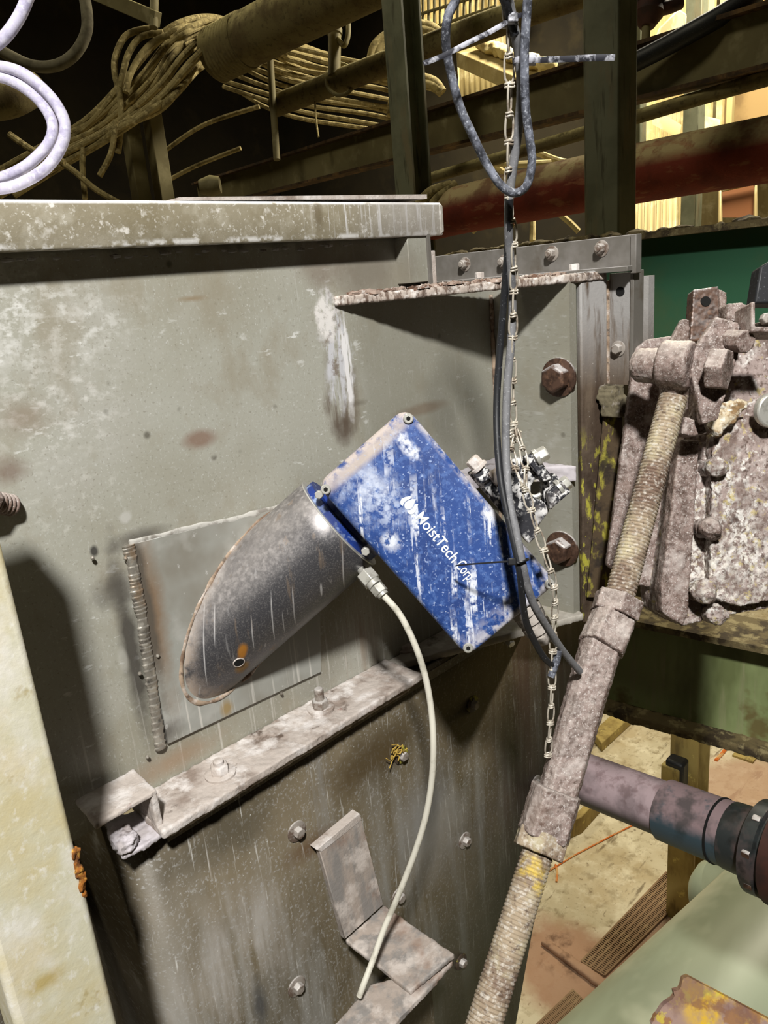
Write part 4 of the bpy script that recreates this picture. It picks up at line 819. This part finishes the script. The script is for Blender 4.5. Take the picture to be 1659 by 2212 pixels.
m_grate = mat('rusty_grate', (128, 102, 74), [((150, 126, 92), .7, ('n', 10, .5, .64))], rough=.8)
m_woodcol = mat('ochre_column_paint', (168, 148, 88), [((132, 112, 62), .8, ('n', (6,6,2), .46, .6)), ((214, 196, 116), .9, ('n', 9, .62, .68)), ((96, 80, 48), .6, ('n', (12,12,3), .56, .66, 4, None, 5))], rough=.7)
m_mauve = mat('mauve_dust_pipe', (62, 58, 56), [((172, 152, 156), .95, .9, ('u', -.35, .15), ('n', 20, .1, .35)), ((128, 106, 108), .7, .9, ('u', -.1, .4), ('n', 30, .5, .62, 4, None, 3)), ((34, 32, 30), .35, ('n', 9, .5, .62, 4, None, 6))], rough=.5, bump=[(120,.4)])
m_bluepipe = mat('slate_blue_pipe', (58, 74, 82), [((140, 118, 120), .9, .9, ('u', .15, .5), ('n', 20, .3, .46)), ((150, 112, 66), .8, ('v', 14, .05, .12), ('n', 6, .52, .6)), ((40, 46, 44), .7, ('n', 10, .5, .62, 4, None, 4))], rough=.5)
m_mint = mat('pale_green_duct_paint', (146, 154, 132), [((124, 130, 108), .7, ('n', (1.2,3,1.2), .44, .64)), ((176, 178, 156), .6, ('n', 2.2, .54, .68, 4, None, 3))], rough=.38)
m_yel = mat('flaking_yellow_paint', (150, 124, 112), [((206, 166, 26), 1.0, ('n', 12, .40, .52, 5), ('b', W(1600,2220,1.25), (.075,.2,.09), .8)), ((140, 96, 50), .8, ('n', 26, .54, .6)), ((196, 180, 60), .7, ('n', 40, .58, .64, 4, None, 3)), ((110, 80, 74), .7, ('n', 16, .5, .62, 4, None, 6))], rough=.8, bump=[(60,.4)])
m_orange = mat('orange_line', (206, 112, 46), [((206, 176, 120), .8, ('n', 9, .5, .62))], rough=.8)

# the hall
struct('floor', G().mm((-3,-6,-.12), (10.2,10.2,0)), m_conc)
struct('wall_right', G().mm((10,-6,0), (10.2,10.2,9)), m_siding)
struct('wall_back', G().mm((-3,10,0), (10.2,10.2,9)), m_far)
struct('wall_left', G().mm((-3.2,-6,0), (-3,10.2,9)), m_far)
struct('wall_front', G().mm((-3,-6.2,0), (10.2,-6,9)), m_far)
struct('ceiling', G().mm((-3,-6,9), (10.2,10.2,9.2)), m_far)

def beamX(name, a, b, w, h, m, label, cat='beam', flange=None, fm=None, bevel=.003):
    """an I-section or box running from a to b; a and b are the middle of its web"""
    a, b = V(a), V(b); t = (b-a).normalized(); s = t.cross(V((0,0,1))).normalized(); u = s.cross(t); L = (b-a).length
    if flange is None: return tag(obj(name, G().box((a+b)/2, (L, w, h), (t, s, u)), m, bevel=bevel), label, cat)
    th = thing(name, (a+b)/2 - V((0,0,h/2)), label, cat); tf = .014
    obj('web', G().box((a+b)/2, (L, .012, h), (t, s, u)), m, th)
    obj('bottom_flange', G().box((a+b)/2 - u*(h/2), (L, flange, tf), (t, s, u)), fm or m, th); obj('top_flange', G().box((a+b)/2 + u*(h/2), (L, flange, tf), (t, s, u)), fm or m, th)
    return th
def pipe(name, pts, r, m, label, cat='pipe', seg=28, n=6):
    return tag(obj(name, G().tube(WS(pts, n), r, seg), m, sharp=60), label, cat)
def col(name, px, py, d, wx, wy, z0, z1, m, label, cat='column', parts=None):
    p = W(px, py, d); return tag(obj(name, G().mm((p.x-wx/2,p.y-wy/2,z0), (p.x+wx/2,p.y+wy/2,z1)), m, bevel=.004), label, cat)
# main olive beam
beamX('olive_beam', W(430,425,6.0), W(1760,52,2.45)*1.7 - W(430,425,6.0)*.7, .02, .185, m_olive, 'long olive steel beam crossing behind both green columns and rising to the right', flange=.10, fm=m_brown)
pipe('conduit_pipe', [(905,392,3.9),(1252,290,3.15),(1500,215,2.8),(1760,140,2.5),(2300,-16,2.05)], .026, m_dustpipe, 'dark slim pipe running close beneath the olive beam', seg=16)
# columns
cl = thing('green_column', W(866,200,3.4), 'narrow grey-green steel column rising behind the right end of the rim channel', 'column')
p = W(866,300,3.35)
obj('front_flange', G().mm((p.x,p.y-.055,0), (p.x+.012,p.y+.055,9)), m_green, cl); obj('column_web', G().mm((p.x+.012,p.y-.006,0), (p.x+.11,p.y+.006,9)), m_green, cl); obj('rear_flange', G().mm((p.x+.11,p.y-.055,0), (p.x+.122,p.y+.055,9)), m_green, cl)
p = W(1262,500,2.35)
tag(obj('green_column', G().mm((p.x,p.y-.115,4.1), (p.x+.105,p.y+.000,9)), m_green, bevel=.006), 'wide square green column standing right of the hanging chain', 'column')
# red pipe and its surroundings
pipe('red_pipe', [(905,478,3.6),(1000,452,3.3),(1250,400,2.85),(1500,352,2.55),(1760,305,2.3),(2500,170,1.8)], .098, m_red, 'thick red oxide pipe with grey dust along its top behind the wide green column')
for k, (a, b) in enumerate((((922,470),(985,398)),((940,500),(1000,420)),((905,440),(975,400)))):
    tag(obj('wrapped_cable', G().tube(WS([(a[0],a[1],3.35),((a[0]+b[0])/2-8,(a[1]+b[1])/2-6,3.3),(b[0],b[1],3.3)]), .022, 12), m_rope), ('dusty cable draped over the left end of the red pipe, middle of three', 'dusty cable draped over the left end of the red pipe, lowest of three', 'dusty cable draped over the left end of the red pipe, highest of three')[k], 'cable', 'cables over the red pipe')
# upper green beam with its dirt
th = thing('green_girder', W(1400,600,2.1), 'deep green girder with dirt on its top edge passing behind the gate casting', 'girder')
a, b = W(860,640,2.9), W(1780,585,1.75); b = b + (b-a)*.8; t = (b-a).normalized(); t.z = 0; t.normalize(); s = t.cross(V((0,0,1)))
za = 4.445; zb_ = 4.12
A2, B2 = V((a.x,a.y,za)), V((b.x,b.y,za))
g = G(); g.prism([A2, B2, V((b.x,b.y,zb_)), V((a.x,a.y,zb_))], s*.02 if s.dot(CAM-a) < 0 else s*-.02); obj('girder_web', g, m_beamgreen, th)
sd = s if s.dot(CAM-a) > 0 else -s
g = G(); g.prism([A2-sd*.10, B2-sd*.10, B2+sd*.06, A2+sd*.06], (0,0,.016)); obj('top_flange', g, m_crustdirt, th)
g = G()
for k in range(90):
    u = random.random(); g.ball(A2.lerp(B2,u)+sd*random.uniform(-.08,.05)+V((0,0,.016)), random.uniform(.01,.028), 7, (1.4,1.4,.6), .35)
tag(obj('dirt_bank', g, m_crustdirt, crust=(.006,.006,.04)), 'bank of brown dirt and scraps along the top of the green girder', 'dirt', kind='stuff')
# lower green beam
th = thing('mossy_girder', W(1450,1450,2.0), 'mossy green girder with a crusted lower edge under the gate casting', 'girder')
a, b = W(1150,1290,2.45), W(1800,1420,1.75); zt = (a.z+b.z)/2
a, b = oZ(1180,1292,zt), oZ(1800,1415,zt); b = b + (b-a)*.8; a = a - (b-a)*.2; t = (b-a).normalized(); s = t.cross(V((0,0,1))); sd = s if s.dot(CAM-a) > 0 else -s
hb = zt - oP(1500,1560,a,sd).z
g = G(); g.prism([a, b, b-V((0,0,hb)), a-V((0,0,hb))], sd*-.02); obj('girder_web', g, m_beamlow, th)
g = G(); g.prism([a-sd*.09, b-sd*.09, b+sd*.07, a+sd*.07], (0,0,.018)); obj('top_flange', g, m_crustdirt, th)
lo = V((0,0,-hb)); g = G(); g.prism([a-sd*.09+lo, b-sd*.09+lo, b+sd*.055+lo, a+sd*.055+lo], (0,0,-.025)); obj('bottom_flange', g, m_crustdirt, th, crust=(.006,.007,.05))
# mauve pipe with flange joint
mp = thing('mauve_pipe', W(1500,1740,1.75), 'large pipe with mauve dust on top running from the turnbuckle to a dark flange', 'pipe')
a, b, c = W(1180,1650,2.2), W(1445,1752,1.93), W(1585,1806,1.80); a = a - (b-a)*.6
obj('dusty_length', G().tube([a, a.lerp(b,.5), b], .068, 36), m_mauve, mp, sharp=60)
obj('blue_sleeve', G().tube([b-(b-a)*.01, b.lerp(c,.5), c], .076, 36), m_bluepipe, mp, sharp=60)
u = (c-b).normalized()
obj('coupling_band', G().tube([c-u*.035, c-u*.03], .0785, 36), m_dark, mp)
m_darkblue = mat('dark_coupling', (44, 48, 48), [((84,70,68),.7,('n',12,.5,.62)),((26,26,24),.7,('n',20,.5,.62,4,None,3))], rough=.5)
obj('coupling', G().lathe(c-u*.005, c+u, [(0,.078),(.05,.080),(.055,.090),(.075,.092),(.06,.092),(.064,.106),(.094,.106),(.098,.096),(.20,.096)], 40), m_darkblue, mp, sharp=50)
m_darkred = mat('dark_red_flange', (62, 34, 26), [((40,26,22),.8,('n',12,.48,.6))], rough=.7)
obj('outer_flange', G().lathe(c+u*.13, c+u, [(-.025,.112),(.01,.112),(.015,.10),(.2,.10)], 40), m_darkred, mp, sharp=50)
for k in range(8):
    a_ = 2*math.pi*k/8+.35; v_ = u.orthogonal().normalized(); w_ = u.cross(v_); q = c+u*.085+(v_*math.cos(a_)+w_*math.sin(a_))*.098
    hexbolt(q, -u, .012, m_rustbolt, mp, name='flange_bolt', h=.016)

# floor furniture, seen through the gap under the girder
def fz(px, py, z=0.0): return oZ(px, py, z)
def quadslab(name, pxs, m, label, cat, h=.012, z=0.002): return tag(obj(name, G().prism([fz(x, y, z) for x, y in pxs], (0,0,h)), m), label, cat)
def grate(pq, label, n, bars):
    A, B, C, D = [fz(x, y, .012) for x, y in pq]; th = thing('floor_grate', (A+C)/2, label, 'grate')
    obj('grate_pit', G().prism([p-V((0,0,.009)) for p in (A,B,C,D)], (0,0,.003)), m_dark, th)
    g = G()
    for i in range(bars+1):
        p, q = A.lerp(D, i/bars), B.lerp(C, i/bars); g.box((p+q)/2, ((q-p).length, .012, .02), ((q-p).normalized(), (q-p).normalized().cross(V((0,0,1))), V((0,0,1))))
    obj('long_bars', g, m_grate, th)
    g = G()
    for i in range(n+1):
        p, q = A.lerp(B, i/n), D.lerp(C, i/n); g.box((p+q)/2, ((q-p).length, .009, .018), ((q-p).normalized(), (q-p).normalized().cross(V((0,0,1))), V((0,0,1))))
    obj('cross_bars', g, m_grate, th)
grate([(1256,2078),(1440,1885),(1490,1925),(1306,2108)], 'long rusty drain grate in the pale floor left of the ochre column', 62, 5)
grate([(1150,2225),(1238,2140),(1278,2180),(1190,2265)], 'rusty drain grate at the bottom of the picture beside the lower threaded rod', 30, 5)
tag(obj('floor_kerb', G().prism([fz(x, y) for x, y in ((1168,2042),(1186,2040),(1390,2178),(1400,2215),(1378,2205))], (0,0,.045)), m_conc, crust=(.012,.008,.05)), 'low pale kerb crossing the reddish floor near the picture bottom', 'kerb')
th = fz(1230,1850,.004)
tag(obj('orange_line', G().tube([fz(x, y, .006) for x, y in ((1175,1888),(1240,1848),(1320,1806),(1370,1781))], .006, 6), m_orange), 'thin orange line on the floor under the mauve pipe', 'line')
tag(obj('orange_line', G().tube([fz(x, y, .006) for x, y in ((1200,1868),(1204,1885),(1202,1905))],   .009, 6), m_orange), 'short red-orange mark on the floor by the lower rod', 'mark')
tag(obj('orange_line', G().tube([fz(x, y, .006) for x, y in ((1546,1643),(1560,1628),(1574,1610))], .016, 6), m_orange), 'short orange strap on the floor right of the ochre column', 'strap')
p = fz(1468,2130)
oc = thing('ochre_column', p, 'ochre steel column rising from the floor behind the mauve pipe', 'column')
q = fz(1440,2055); 
pc = W(1472,1800,5.1)
obj('left_flange', G().mm((pc.x,pc.y-.09,0), (pc.x+.016,pc.y+.09,4.05)), m_woodcol, oc); obj('column_web', G().mm((pc.x+.016,pc.y-.008,0), (pc.x+.17,pc.y+.008,4.05)), m_woodcol, oc); obj('right_flange', G().mm((pc.x+.17,pc.y-.09,0), (pc.x+.186,pc.y+.09,4.05)), m_woodcol, oc)
g = G(); b0 = W(1450,1680,4.9); g.box(b0, (.05,.12,.18)); tag(obj('column_clip', g, m_woodcol, bevel=.01), 'small ochre plate fixed to the left side of the ochre column', 'plate')
g = G(); b0 = W(1462,1668,4.9); g.box(b0, (.10,.12,.2)); tag(obj('dark_clamp', g, m_bcable, bevel=.02), 'dark clamp block on the ochre column just above the mauve pipe', 'clamp')
g = G(); A_ = fz(1225,1815,.0); B_ = fz(1270,1765,0); g.prism([A_, B_, B_+V((.14,-.05,0)), A_+V((.14,-.05,0))], (0,0,.16)); tag(obj('steel_shoe', g, m_woodcol, bevel=.006), 'ochre steel foot on the floor just right of the lower collar', 'foot')
g = G(); g.prism([fz(1280,1600), fz(1345,1540), fz(1375,1555), fz(1300,1625)], (0,0,.10)); tag(obj('timber_block', g, m_woodcol, bevel=.01), 'long pale timber on the floor just below the mossy girder', 'timber')
g = G(); b0 = fz(1612,1632); g.mm(b0+V((-.09,-.09,0)), b0+V((.09,.09,.02))); g.cyl(b0, b0+V((0,0,.35)), .022, 12); tag(obj('floor_stand', g, m_woodcol), 'thin post on a square base plate far out on the floor at the right', 'post')
# mint duct and yellow plate at the bottom right
du_ = thing('mint_duct', W(1600,2150,2.6), 'broad pale green round duct crossing the bottom right corner', 'duct')
a, b = W(1270,2650,2.25), W(2080,1770,3.1); obj('duct_shell', G().tube([a, a.lerp(b,.33), a.lerp(b,.66), b], .42, 64), m_mint, du_, sharp=60)
Y0 = [(1380,2330,1.22), (1412,2205,1.25), (1486,2110,1.29), (1562,2150,1.27), (1760,2255,1.22), (1760,2400,1.16)]; Y = []
for (x0, y0, d0), (x1, y1, d1_) in zip(Y0, Y0[1:]):
    for k in range(14):
        q = k/14; j_ = 0 if k == 0 else random.uniform(-5,5); Y.append(W(x0+(x1-x0)*q+j_, y0+(y1-y0)*q+j_*.5, d0+(d1_-d0)*q))
g = G(); g.prism(Y, -ez*.009); tag(obj('yellow_plate', g, m_yel), 'rusty plate with flaking yellow paint in the bottom right corner', 'plate')
tag(obj('round_guard', G().lathe(W(1540,1960,3.6), W(1600,1950,3.5), [(0,.17),(.05,.20),(.10,.20)], 32), m_mint), 'pale rounded housing peeping out between the ochre column and the mint duct', 'housing')
# ---------------------------------------------------------------- upper left: pipes and cable bundle
ip = thing('insulated_pipe', W(600,60,4.0), 'thick dusty insulated pipe with a ribbed end sloping up at the top centre', 'pipe')
a, b = W(468,118,4.4), W(920,-110,3.5); u = (b-a).normalized()
obj('pipe_jacket', G().tube([a+u*.14, a.lerp(b,.4), b], .138, 32), m_dustpipe, ip, sharp=60)
L = .26; prf = [(-.004,.09)] + [(k*.005, .140+.006*math.sin(k*1.25)) for k in range(52)]
obj('ribbed_sleeve', G().lathe(a, b, prf, 32), m_dustpipe, ip, sharp=80)
pipe('dusty_pipe', [(596,228,4.6),(700,188,4.35),(840,135,4.05),(1000,75,3.7),(1290,-30,3.2)], .062, m_dustpipe, 'dusty pipe carried by the hanger, passing behind the narrow column up to the right')
hg = thing('pipe_hanger', W(730,150,4.25), 'forked steel hanger with an open hook above the dusty pipe', 'hanger')
obj('hanger_rod', G().tube([W(722,-30,4.2), W(724,60,4.25)], .022, 12), m_olive, hg); 
obj('hanger_barrel', G().lathe(W(723,55,4.25), W(722,165,4.25), [(0,.03),(.02,.042),(.05,.042),(.055,.036),(.28,.034)], 16), m_olive, hg)
obj('hook', G().tube(WS([(752,40,4.2),(752,75,4.2),(744,98,4.2),(734,90,4.22),(726,78,4.24)], 8), .014, 10), m_olive, hg)
obj('saddle', G().tube([W(735+30*math.cos(a), 172+34*math.sin(a), 4.27-.07*math.sin(a)) for a in [2*math.pi*k/24 for k in range(24)]], .011, 8, closed=True), m_olive, hg)
tag(obj('hanger_rod', G().tube([W(576,-20,4.5), W(585,150,4.5), W(598,345,4.5)], .020, 10), m_olive), 'thin upright rod hanging below the insulated pipe', 'rod')
tag(obj('hanging_wire', G().tube(WS([(680,200,4.4),(682,250,4.4),(688,296,4.4)]), .006, 6), m_rope), 'short dangling wire under the dusty pipe', 'wire')
# cables of the bundle, each its own run
BC = [[(120,300,4.3),(200,262,4.3),(300,170,4.3),(360,95,4.3),(420,55,4.3),(480,42,4.4),(560,90,4.6),(640,130,4.8)],
      [(120,320,4.3),(215,275,4.25),(320,180,4.25),(380,100,4.25),(440,62,4.3),(510,50,4.4),(600,112,4.6),(700,150,4.8)],
      [(130,330,4.25),(230,280,4.2),(335,195,4.2),(400,115,4.2),(455,72,4.25),(530,70,4.4),(640,100,4.7),(710,118,4.8)],
      [(110,345,4.25),(240,290,4.18),(350,205,4.15),(415,130,4.18),(470,88,4.25),(560,95,4.5),(660,140,4.7),(760,160,4.8)],
      [(100,310,4.35),(190,255,4.3),(280,160,4.32),(340,82,4.35),(400,44,4.4),(470,38,4.5),(545,70,4.7),(610,88,4.8)],
      [(140,350,4.2),(270,270,4.15),(370,190,4.12),(440,110,4.15),(500,70,4.3),(590,80,4.6),(690,112,4.8)],
      [(90,360,4.2),(200,300,4.15),(270,265,4.12),(340,232,4.12),(390,190,4.15),(440,130,4.3),(520,110,4.6),(640,160,4.8),(760,190,4.9)]]
for k, c in enumerate(BC):
    c = [(c[0][0]-110, c[0][1]+62, c[0][2])] + c
    for h in (0, 1):
        if h: c = [(x+random.uniform(-7,7), y+random.uniform(7,15), d+random.uniform(-.05,.05)) for x, y, d in c]
        c = [(x, y, d + (.35 if x > 430 else 0)) for x, y, d in c]
        cable('bundle_cable', c, .0165, m_rope, 'dusty cable in the thick bundle sweeping up to the insulated pipe', 8, 9, 'dusty cable bundle')
for k, c in enumerate(([(330,60,4.2),(275,75,4.2),(250,120,4.2),(248,160,4.2),(258,200,4.2),(262,260,4.2),(255,330,4.2)], [(352,70,4.2),(305,80,4.2),(278,115,4.2),(265,160,4.2),(258,190,4.2)], [(365,75,4.18),(330,92,4.18),(300,125,4.18),(280,165,4.18),(272,200,4.18)])):
    cable('looped_cable', c, .017, m_rope, ('outermost of three cable loops arching left of the dusty bundle', 'middle of three cable loops arching left of the dusty bundle', 'innermost of three cable loops arching left of the dusty bundle')[k], 8, 10, 'cable loops')
for k in range(11):
    y = 56+k*15; d = 4.9+.05*k
    cable('tray_cable', [(500+random.uniform(-30,30),y-4,d+.1),(580,y+28,d),(660,y+52,d),(760+random.uniform(0,60),y+74+random.uniform(-6,6),d),(870,y+90,d+.1)], .015, m_rope, 'dusty cable in the sagging rows right of the insulated pipe', 6, 8, 'cable rows behind the hanger')
for k, (x, y) in enumerate(((860,110),(905,95),(905,210))):
    for j in range(2):
        cable('cable_coil', [(x-60+j*8,y+40,4.6),(x-50+j*10,y-10+j*8,4.6),(x-10+j*4,y-40+j*12,4.6),(x+30,y-34+j*10,4.6),(x+50,y-10,4.6)], .03, m_rope, 'dusty cable bend %s, %s strand' % (('left of the narrow column', 'behind the top of the narrow column', 'right of the narrow column above the olive beam')[k], ('outer', 'inner')[j]), 8, 10, 'cable bends at the narrow column')
tag(obj('dark_hose', G().tube(WS([(-30,90,3.0),(20,120,3.0),(70,142,3.0),(120,142,3.0),(160,118,3.0),(185,75,3.0),(188,30,3.0),(176,-40,3.0)], 8), .022, 14), mat('dark_dusty_hose',(110,104,84),[((76,70,54),.8,('n',12,.48,.62))],rough=.9)), 'dim round hose hanging behind the lavender hose bend', 'hose')
beamX('small_angle', W(170,-30,4.2), W(340,42,4.0), .05, .07, m_olive, 'short olive angle piece ending at a thin rod at the upper left', 'angle')
tag(obj('support_rod', G().tube([W(334,-30,4.0), W(332,60,4.0)], .022, 10), m_olive), 'short upright rod at the end of the small olive angle', 'rod')
for x, l in ((285,'left of a pair of dim uprights under the cable bundle'),(336,'right of a pair of dim uprights under the cable bundle')):
    p = W(x,300,4.5); tag(obj('dim_upright', G().mm((p.x-.045,p.y-.04,0), (p.x+.045,p.y+.04,W(x,200,4.5).z)), m_olive, bevel=.006), l, 'upright')
for c, l in (([(-40,225,3.2),(20,215,3.2),(70,190,3.3)], 'blunt dusty pipe end showing inside the lavender coil'),):
    pipe('stub_pipe', c, .07, m_dustpipe, l)
for k, c in enumerate(([(100,330,3.8),(160,370,3.8),(205,408,3.8),(260,440,3.8)], [(180,320,3.9),(178,360,3.9),(184,430,3.9)], [(250,260,3.9),(240,330,3.9),(215,380,3.9)], [(20,290,3.6),(80,330,3.6),(140,350,3.6)], [(350,330,5.2),(440,270,5.0),(560,230,4.9)], [(345,400,5.2),(420,360,5.1),(520,320,5.0)])):
    cable('stray_cable', c, .015, m_rope, ('stray cable sloping down right just above the rim channel', 'stray cable hanging straight down right of the lavender coil', 'stray cable curving down from the cable bundle', 'stray cable crossing the inside of the lavender coil', 'dim cable rising right of the paired uprights', 'lower dim cable rising right of the paired uprights')[k], 6, 8, 'stray cables')
g = G().lathe(W(432,404,3.4), W(470,400,3.4), [(0,.03),(.05,.045),(.09,.035)], 20); tag(obj('pale_fitting', g, m_olive), 'dim rounded fitting just above the middle of the rim channel', 'fitting')

# ---------------------------------------------------------------- upper right: lit end of the hall
g = G(); g.mm((8.6,3.2,0), (8.7,9.9,8.97)); tag(obj('dark_backdrop', g, m_far), 'tall dark backdrop added far behind the beams, left of the bright end of the hall', 'backdrop')  # backdrop added to block the lit far wall between the columns
# corrugated siding panels leaning and standing before the bright wall
def corr(name, px0, px1, pyt, pyb, d, label, m=m_siding, n=14, lean=0.0):
    A, B = W(px0, pyt, d), W(px1, pyt, d+lean); zt = A.z; zb = W(px0, 1180 if pyb > 400 else pyb, d).z; g = G(); u = (B-A); u.z = 0; s = u.normalized().cross(V((0,0,1))); vs = []
    for i in range(n*4+1):
        q = i/(n*4); o = (0, 1, 1, 0)[i % 4]*.02; p = A.lerp(B, q); vs.append((p.x+s.x*o, p.y+s.y*o))
    g.add([V((x,y,zt)) for x, y in vs] + [V((x,y,zb)) for x, y in vs], [(i,i+1,len(vs)+i+1,len(vs)+i) for i in range(len(vs)-1)])
    o = obj(name, g, m, sharp=20); so = o.modifiers.new('thick','SOLIDIFY'); so.thickness = .004; return tag(o, label, 'siding')
corr('corrugated_panel', 1366, 1500, -60, 520, 6.8, 'bright corrugated panel seen just right of the wide green column')
corr('corrugated_panel', 985, 1092, 66, 215, 7.4, 'bright corrugated panel seen behind the hanging chain', n=9)
# a lit ledge of boards behind the chain
g = G(); g.prism([W(985,112,5.6), W(1050,96,5.6), W(1205,160,4.9), W(1150,182,4.9)], (0,0,-.10)); tag(obj('board_ledge', g, m_siding, bevel=.006), 'bright pale board on edge slanting behind the chain above the olive beam', 'board')
g = G()
for k in range(60):
    q = random.random(); p = W(1040+q*150, 100+q*55, 5.5-.6*q); g.ball(p+V((0,0,.02)), random.uniform(.02,.06), 7, (1.3,1.3,.7), .3)
m_brightdust = mat('pale_dust_heap', (214, 198, 144), [((170,148,98),.8,('n',14,.5,.62))], rough=.95)
tag(obj('dust_heap', g, m_brightdust, crust=(.012,.012,.06)), 'sunlit-looking heap of pale dust on the bright board', 'dust', kind='stuff')
# hatch grating behind top of the chain
gr = thing('wire_grating', W(950,30,5.4), 'dark wire grating at the top beside the narrow column', 'grating')
A, B, C_, D_ = W(888,-40,5.4), W(1075,-90,4.9), W(1070,14,4.9), W(890,75,5.4)
g = G()
for i in range(15): g.tube([A.lerp(B,i/14), D_.lerp(C_,i/14)], .010, 6)
obj('upright_bars', g, m_olive, gr); g = G()
for i in range(4): g.tube([A.lerp(D_,i/3), B.lerp(C_,i/3)], .010, 6)
obj('level_bars', g, m_olive, gr)
corr('corrugated_panel', 880, 1080, -120, 85, 8.4, 'dim corrugated panel behind the wire grating', n=18)
def vpost(name, px, w, d, pyt, pyb, m, label, cat='post'):
    p = W(px, (pyt+pyb)/2, d); return tag(obj(name, G().mm((p.x-w/2,p.y-w/2,W(px,pyb,d).z), (p.x+w/2,p.y+w/2,W(px,pyt,d).z)), m, bevel=.004), label, cat)
vpost('blue_upright', 1500, .11, 5.4, -80, 520, m_green, 'grey-green upright at the far right beyond the olive beam')
vpost('perforated_strut', 1376, .09, 5.0, -80, 520, m_green, 'slim grey-green strut tight against the right edge of the wide green column')
for px, l in ((1535,'first'),(1560,'second'),(1582,'third')):
    vpost('far_pipe', px, .05, 6.2, -80, 330, m_siding, 'cream upright pipe beyond the olive beam, %s to the right of the grey-green upright' % l, 'pipe')
vpost('brown_cabinet', 1650, .5, 6.6, -80, 330, mat('brown_cabinet_paint',(150,124,80),[((120,96,60),.8,('n',3,.48,.62))],rough=.6), 'brown cabinet side at the far upper right', 'cabinet')
vf = thing('red_valve', W(1400,90,3.2), 'dark valve body with a side handle standing on the olive beam', 'valve')
obj('valve_body', G().lathe(W(1404,-40,3.2), W(1398,62,3.2), [(0,.05),(.06,.075),(.10,.055),(.14,.065),(.19,.03)], 18), m_darkred, vf); obj('valve_stem', G().cyl(W(1396,50,3.2), W(1394,110,3.2), .018, 12), m_olive, vf)
obj('valve_handle', G().tube(WS([(1405,20,3.2),(1440,16,3.2),(1470,4,3.2)]), .028, 12), m_darkred, vf)
g = G(); pts = [W(x, y, 4.6) for x, y in ((1424,60),(1466,18),(1484,30),(1482,90),(1405,112))]; g.prism(pts, V((.03,.02,0))); tag(obj('cloth_sheet', g, mat('pale_sheet',(220,206,156),[((170,150,104),.8,('n',(14,14,2),.5,.6))],rough=.9), bevel=.01), 'pale hanging sheet beside the dark valve', 'sheet')
cable('diagonal_cable', [(1340,150,2.9),(1420,110,2.8),(1500,66,2.7),(1560,32,2.65),(1640,-20,2.6)], .034, m_bcable, 'thick dark cable sloping up to the right along the olive beam')
tag(obj('cable_tray', G().prism([W(1408,268,6.0), W(1440,262,6.0), W(1472,282,6.0), W(1468,300,6.0)], (0,0,.04)), m_siding), 'slotted cream tray just above the red pipe left of the grey-green upright', 'tray')
tag(obj('cable_tray', G().prism([W(1522,250,6.0), W(1556,258,6.0), W(1556,282,6.0), W(1522,280,6.0)], (.02,.02,.0)), m_siding), 'slotted cream tray just above the red pipe right of the grey-green upright', 'tray')
fm_ = thing('framed_panel', W(1596,440,5.2), 'brown panel in a pale frame below the red pipe at the far right', 'panel')
g = G(); q = [W(x, y, 5.2) for x, y in ((1558,415),(1628,400),(1630,470),(1558,470))]; g.prism(q, V((.02,.01,0))); obj('panel_sheet', g, mat('rust_brown_board',(120,72,32),rough=.7), fm_)
g = G(); g.tube([W(x, y, 5.17) for x, y in ((1556,480),(1556,412),(1632,396),(1632,480))], .014, 8); obj('panel_frame', g, m_siding, fm_)
corr('corrugated_panel', 1368, 1462, 410, 540, 4.6, 'leaning corrugated sheet below the red pipe right of the wide green column', n=7)
for k, c in enumerate(([(1020,500,4.2),(1060,470,4.2),(1110,490,4.2)], [(1140,440,4.6),(1150,470,4.6),(1150,520,4.6)], [(1200,455,4.3),(1230,480,4.3),(1250,500,4.3)], [(1060,350,4.2),(1110,355,4.2),(1190,352,4.2)], [(1150,325,4.4),(1200,345,4.4),(1230,352,4.4)], [(1070,355,4.3),(1085,370,4.3),(1110,385,4.3)])):
    cable('pale_strip', c, .018, m_brightdust, ('pale strip low between the rim channel and the chain', 'pale strip standing just right of the chain under the red pipe', 'pale strip slanting beside the wide green column under the red pipe', 'pale strip lying level above the red pipe behind the chain', 'pale strip slanting above the red pipe near the wide green column', 'short pale strip above the red pipe left of the chain')[k], 6, 8, 'pale strips')
bpy.context.view_layer.update()
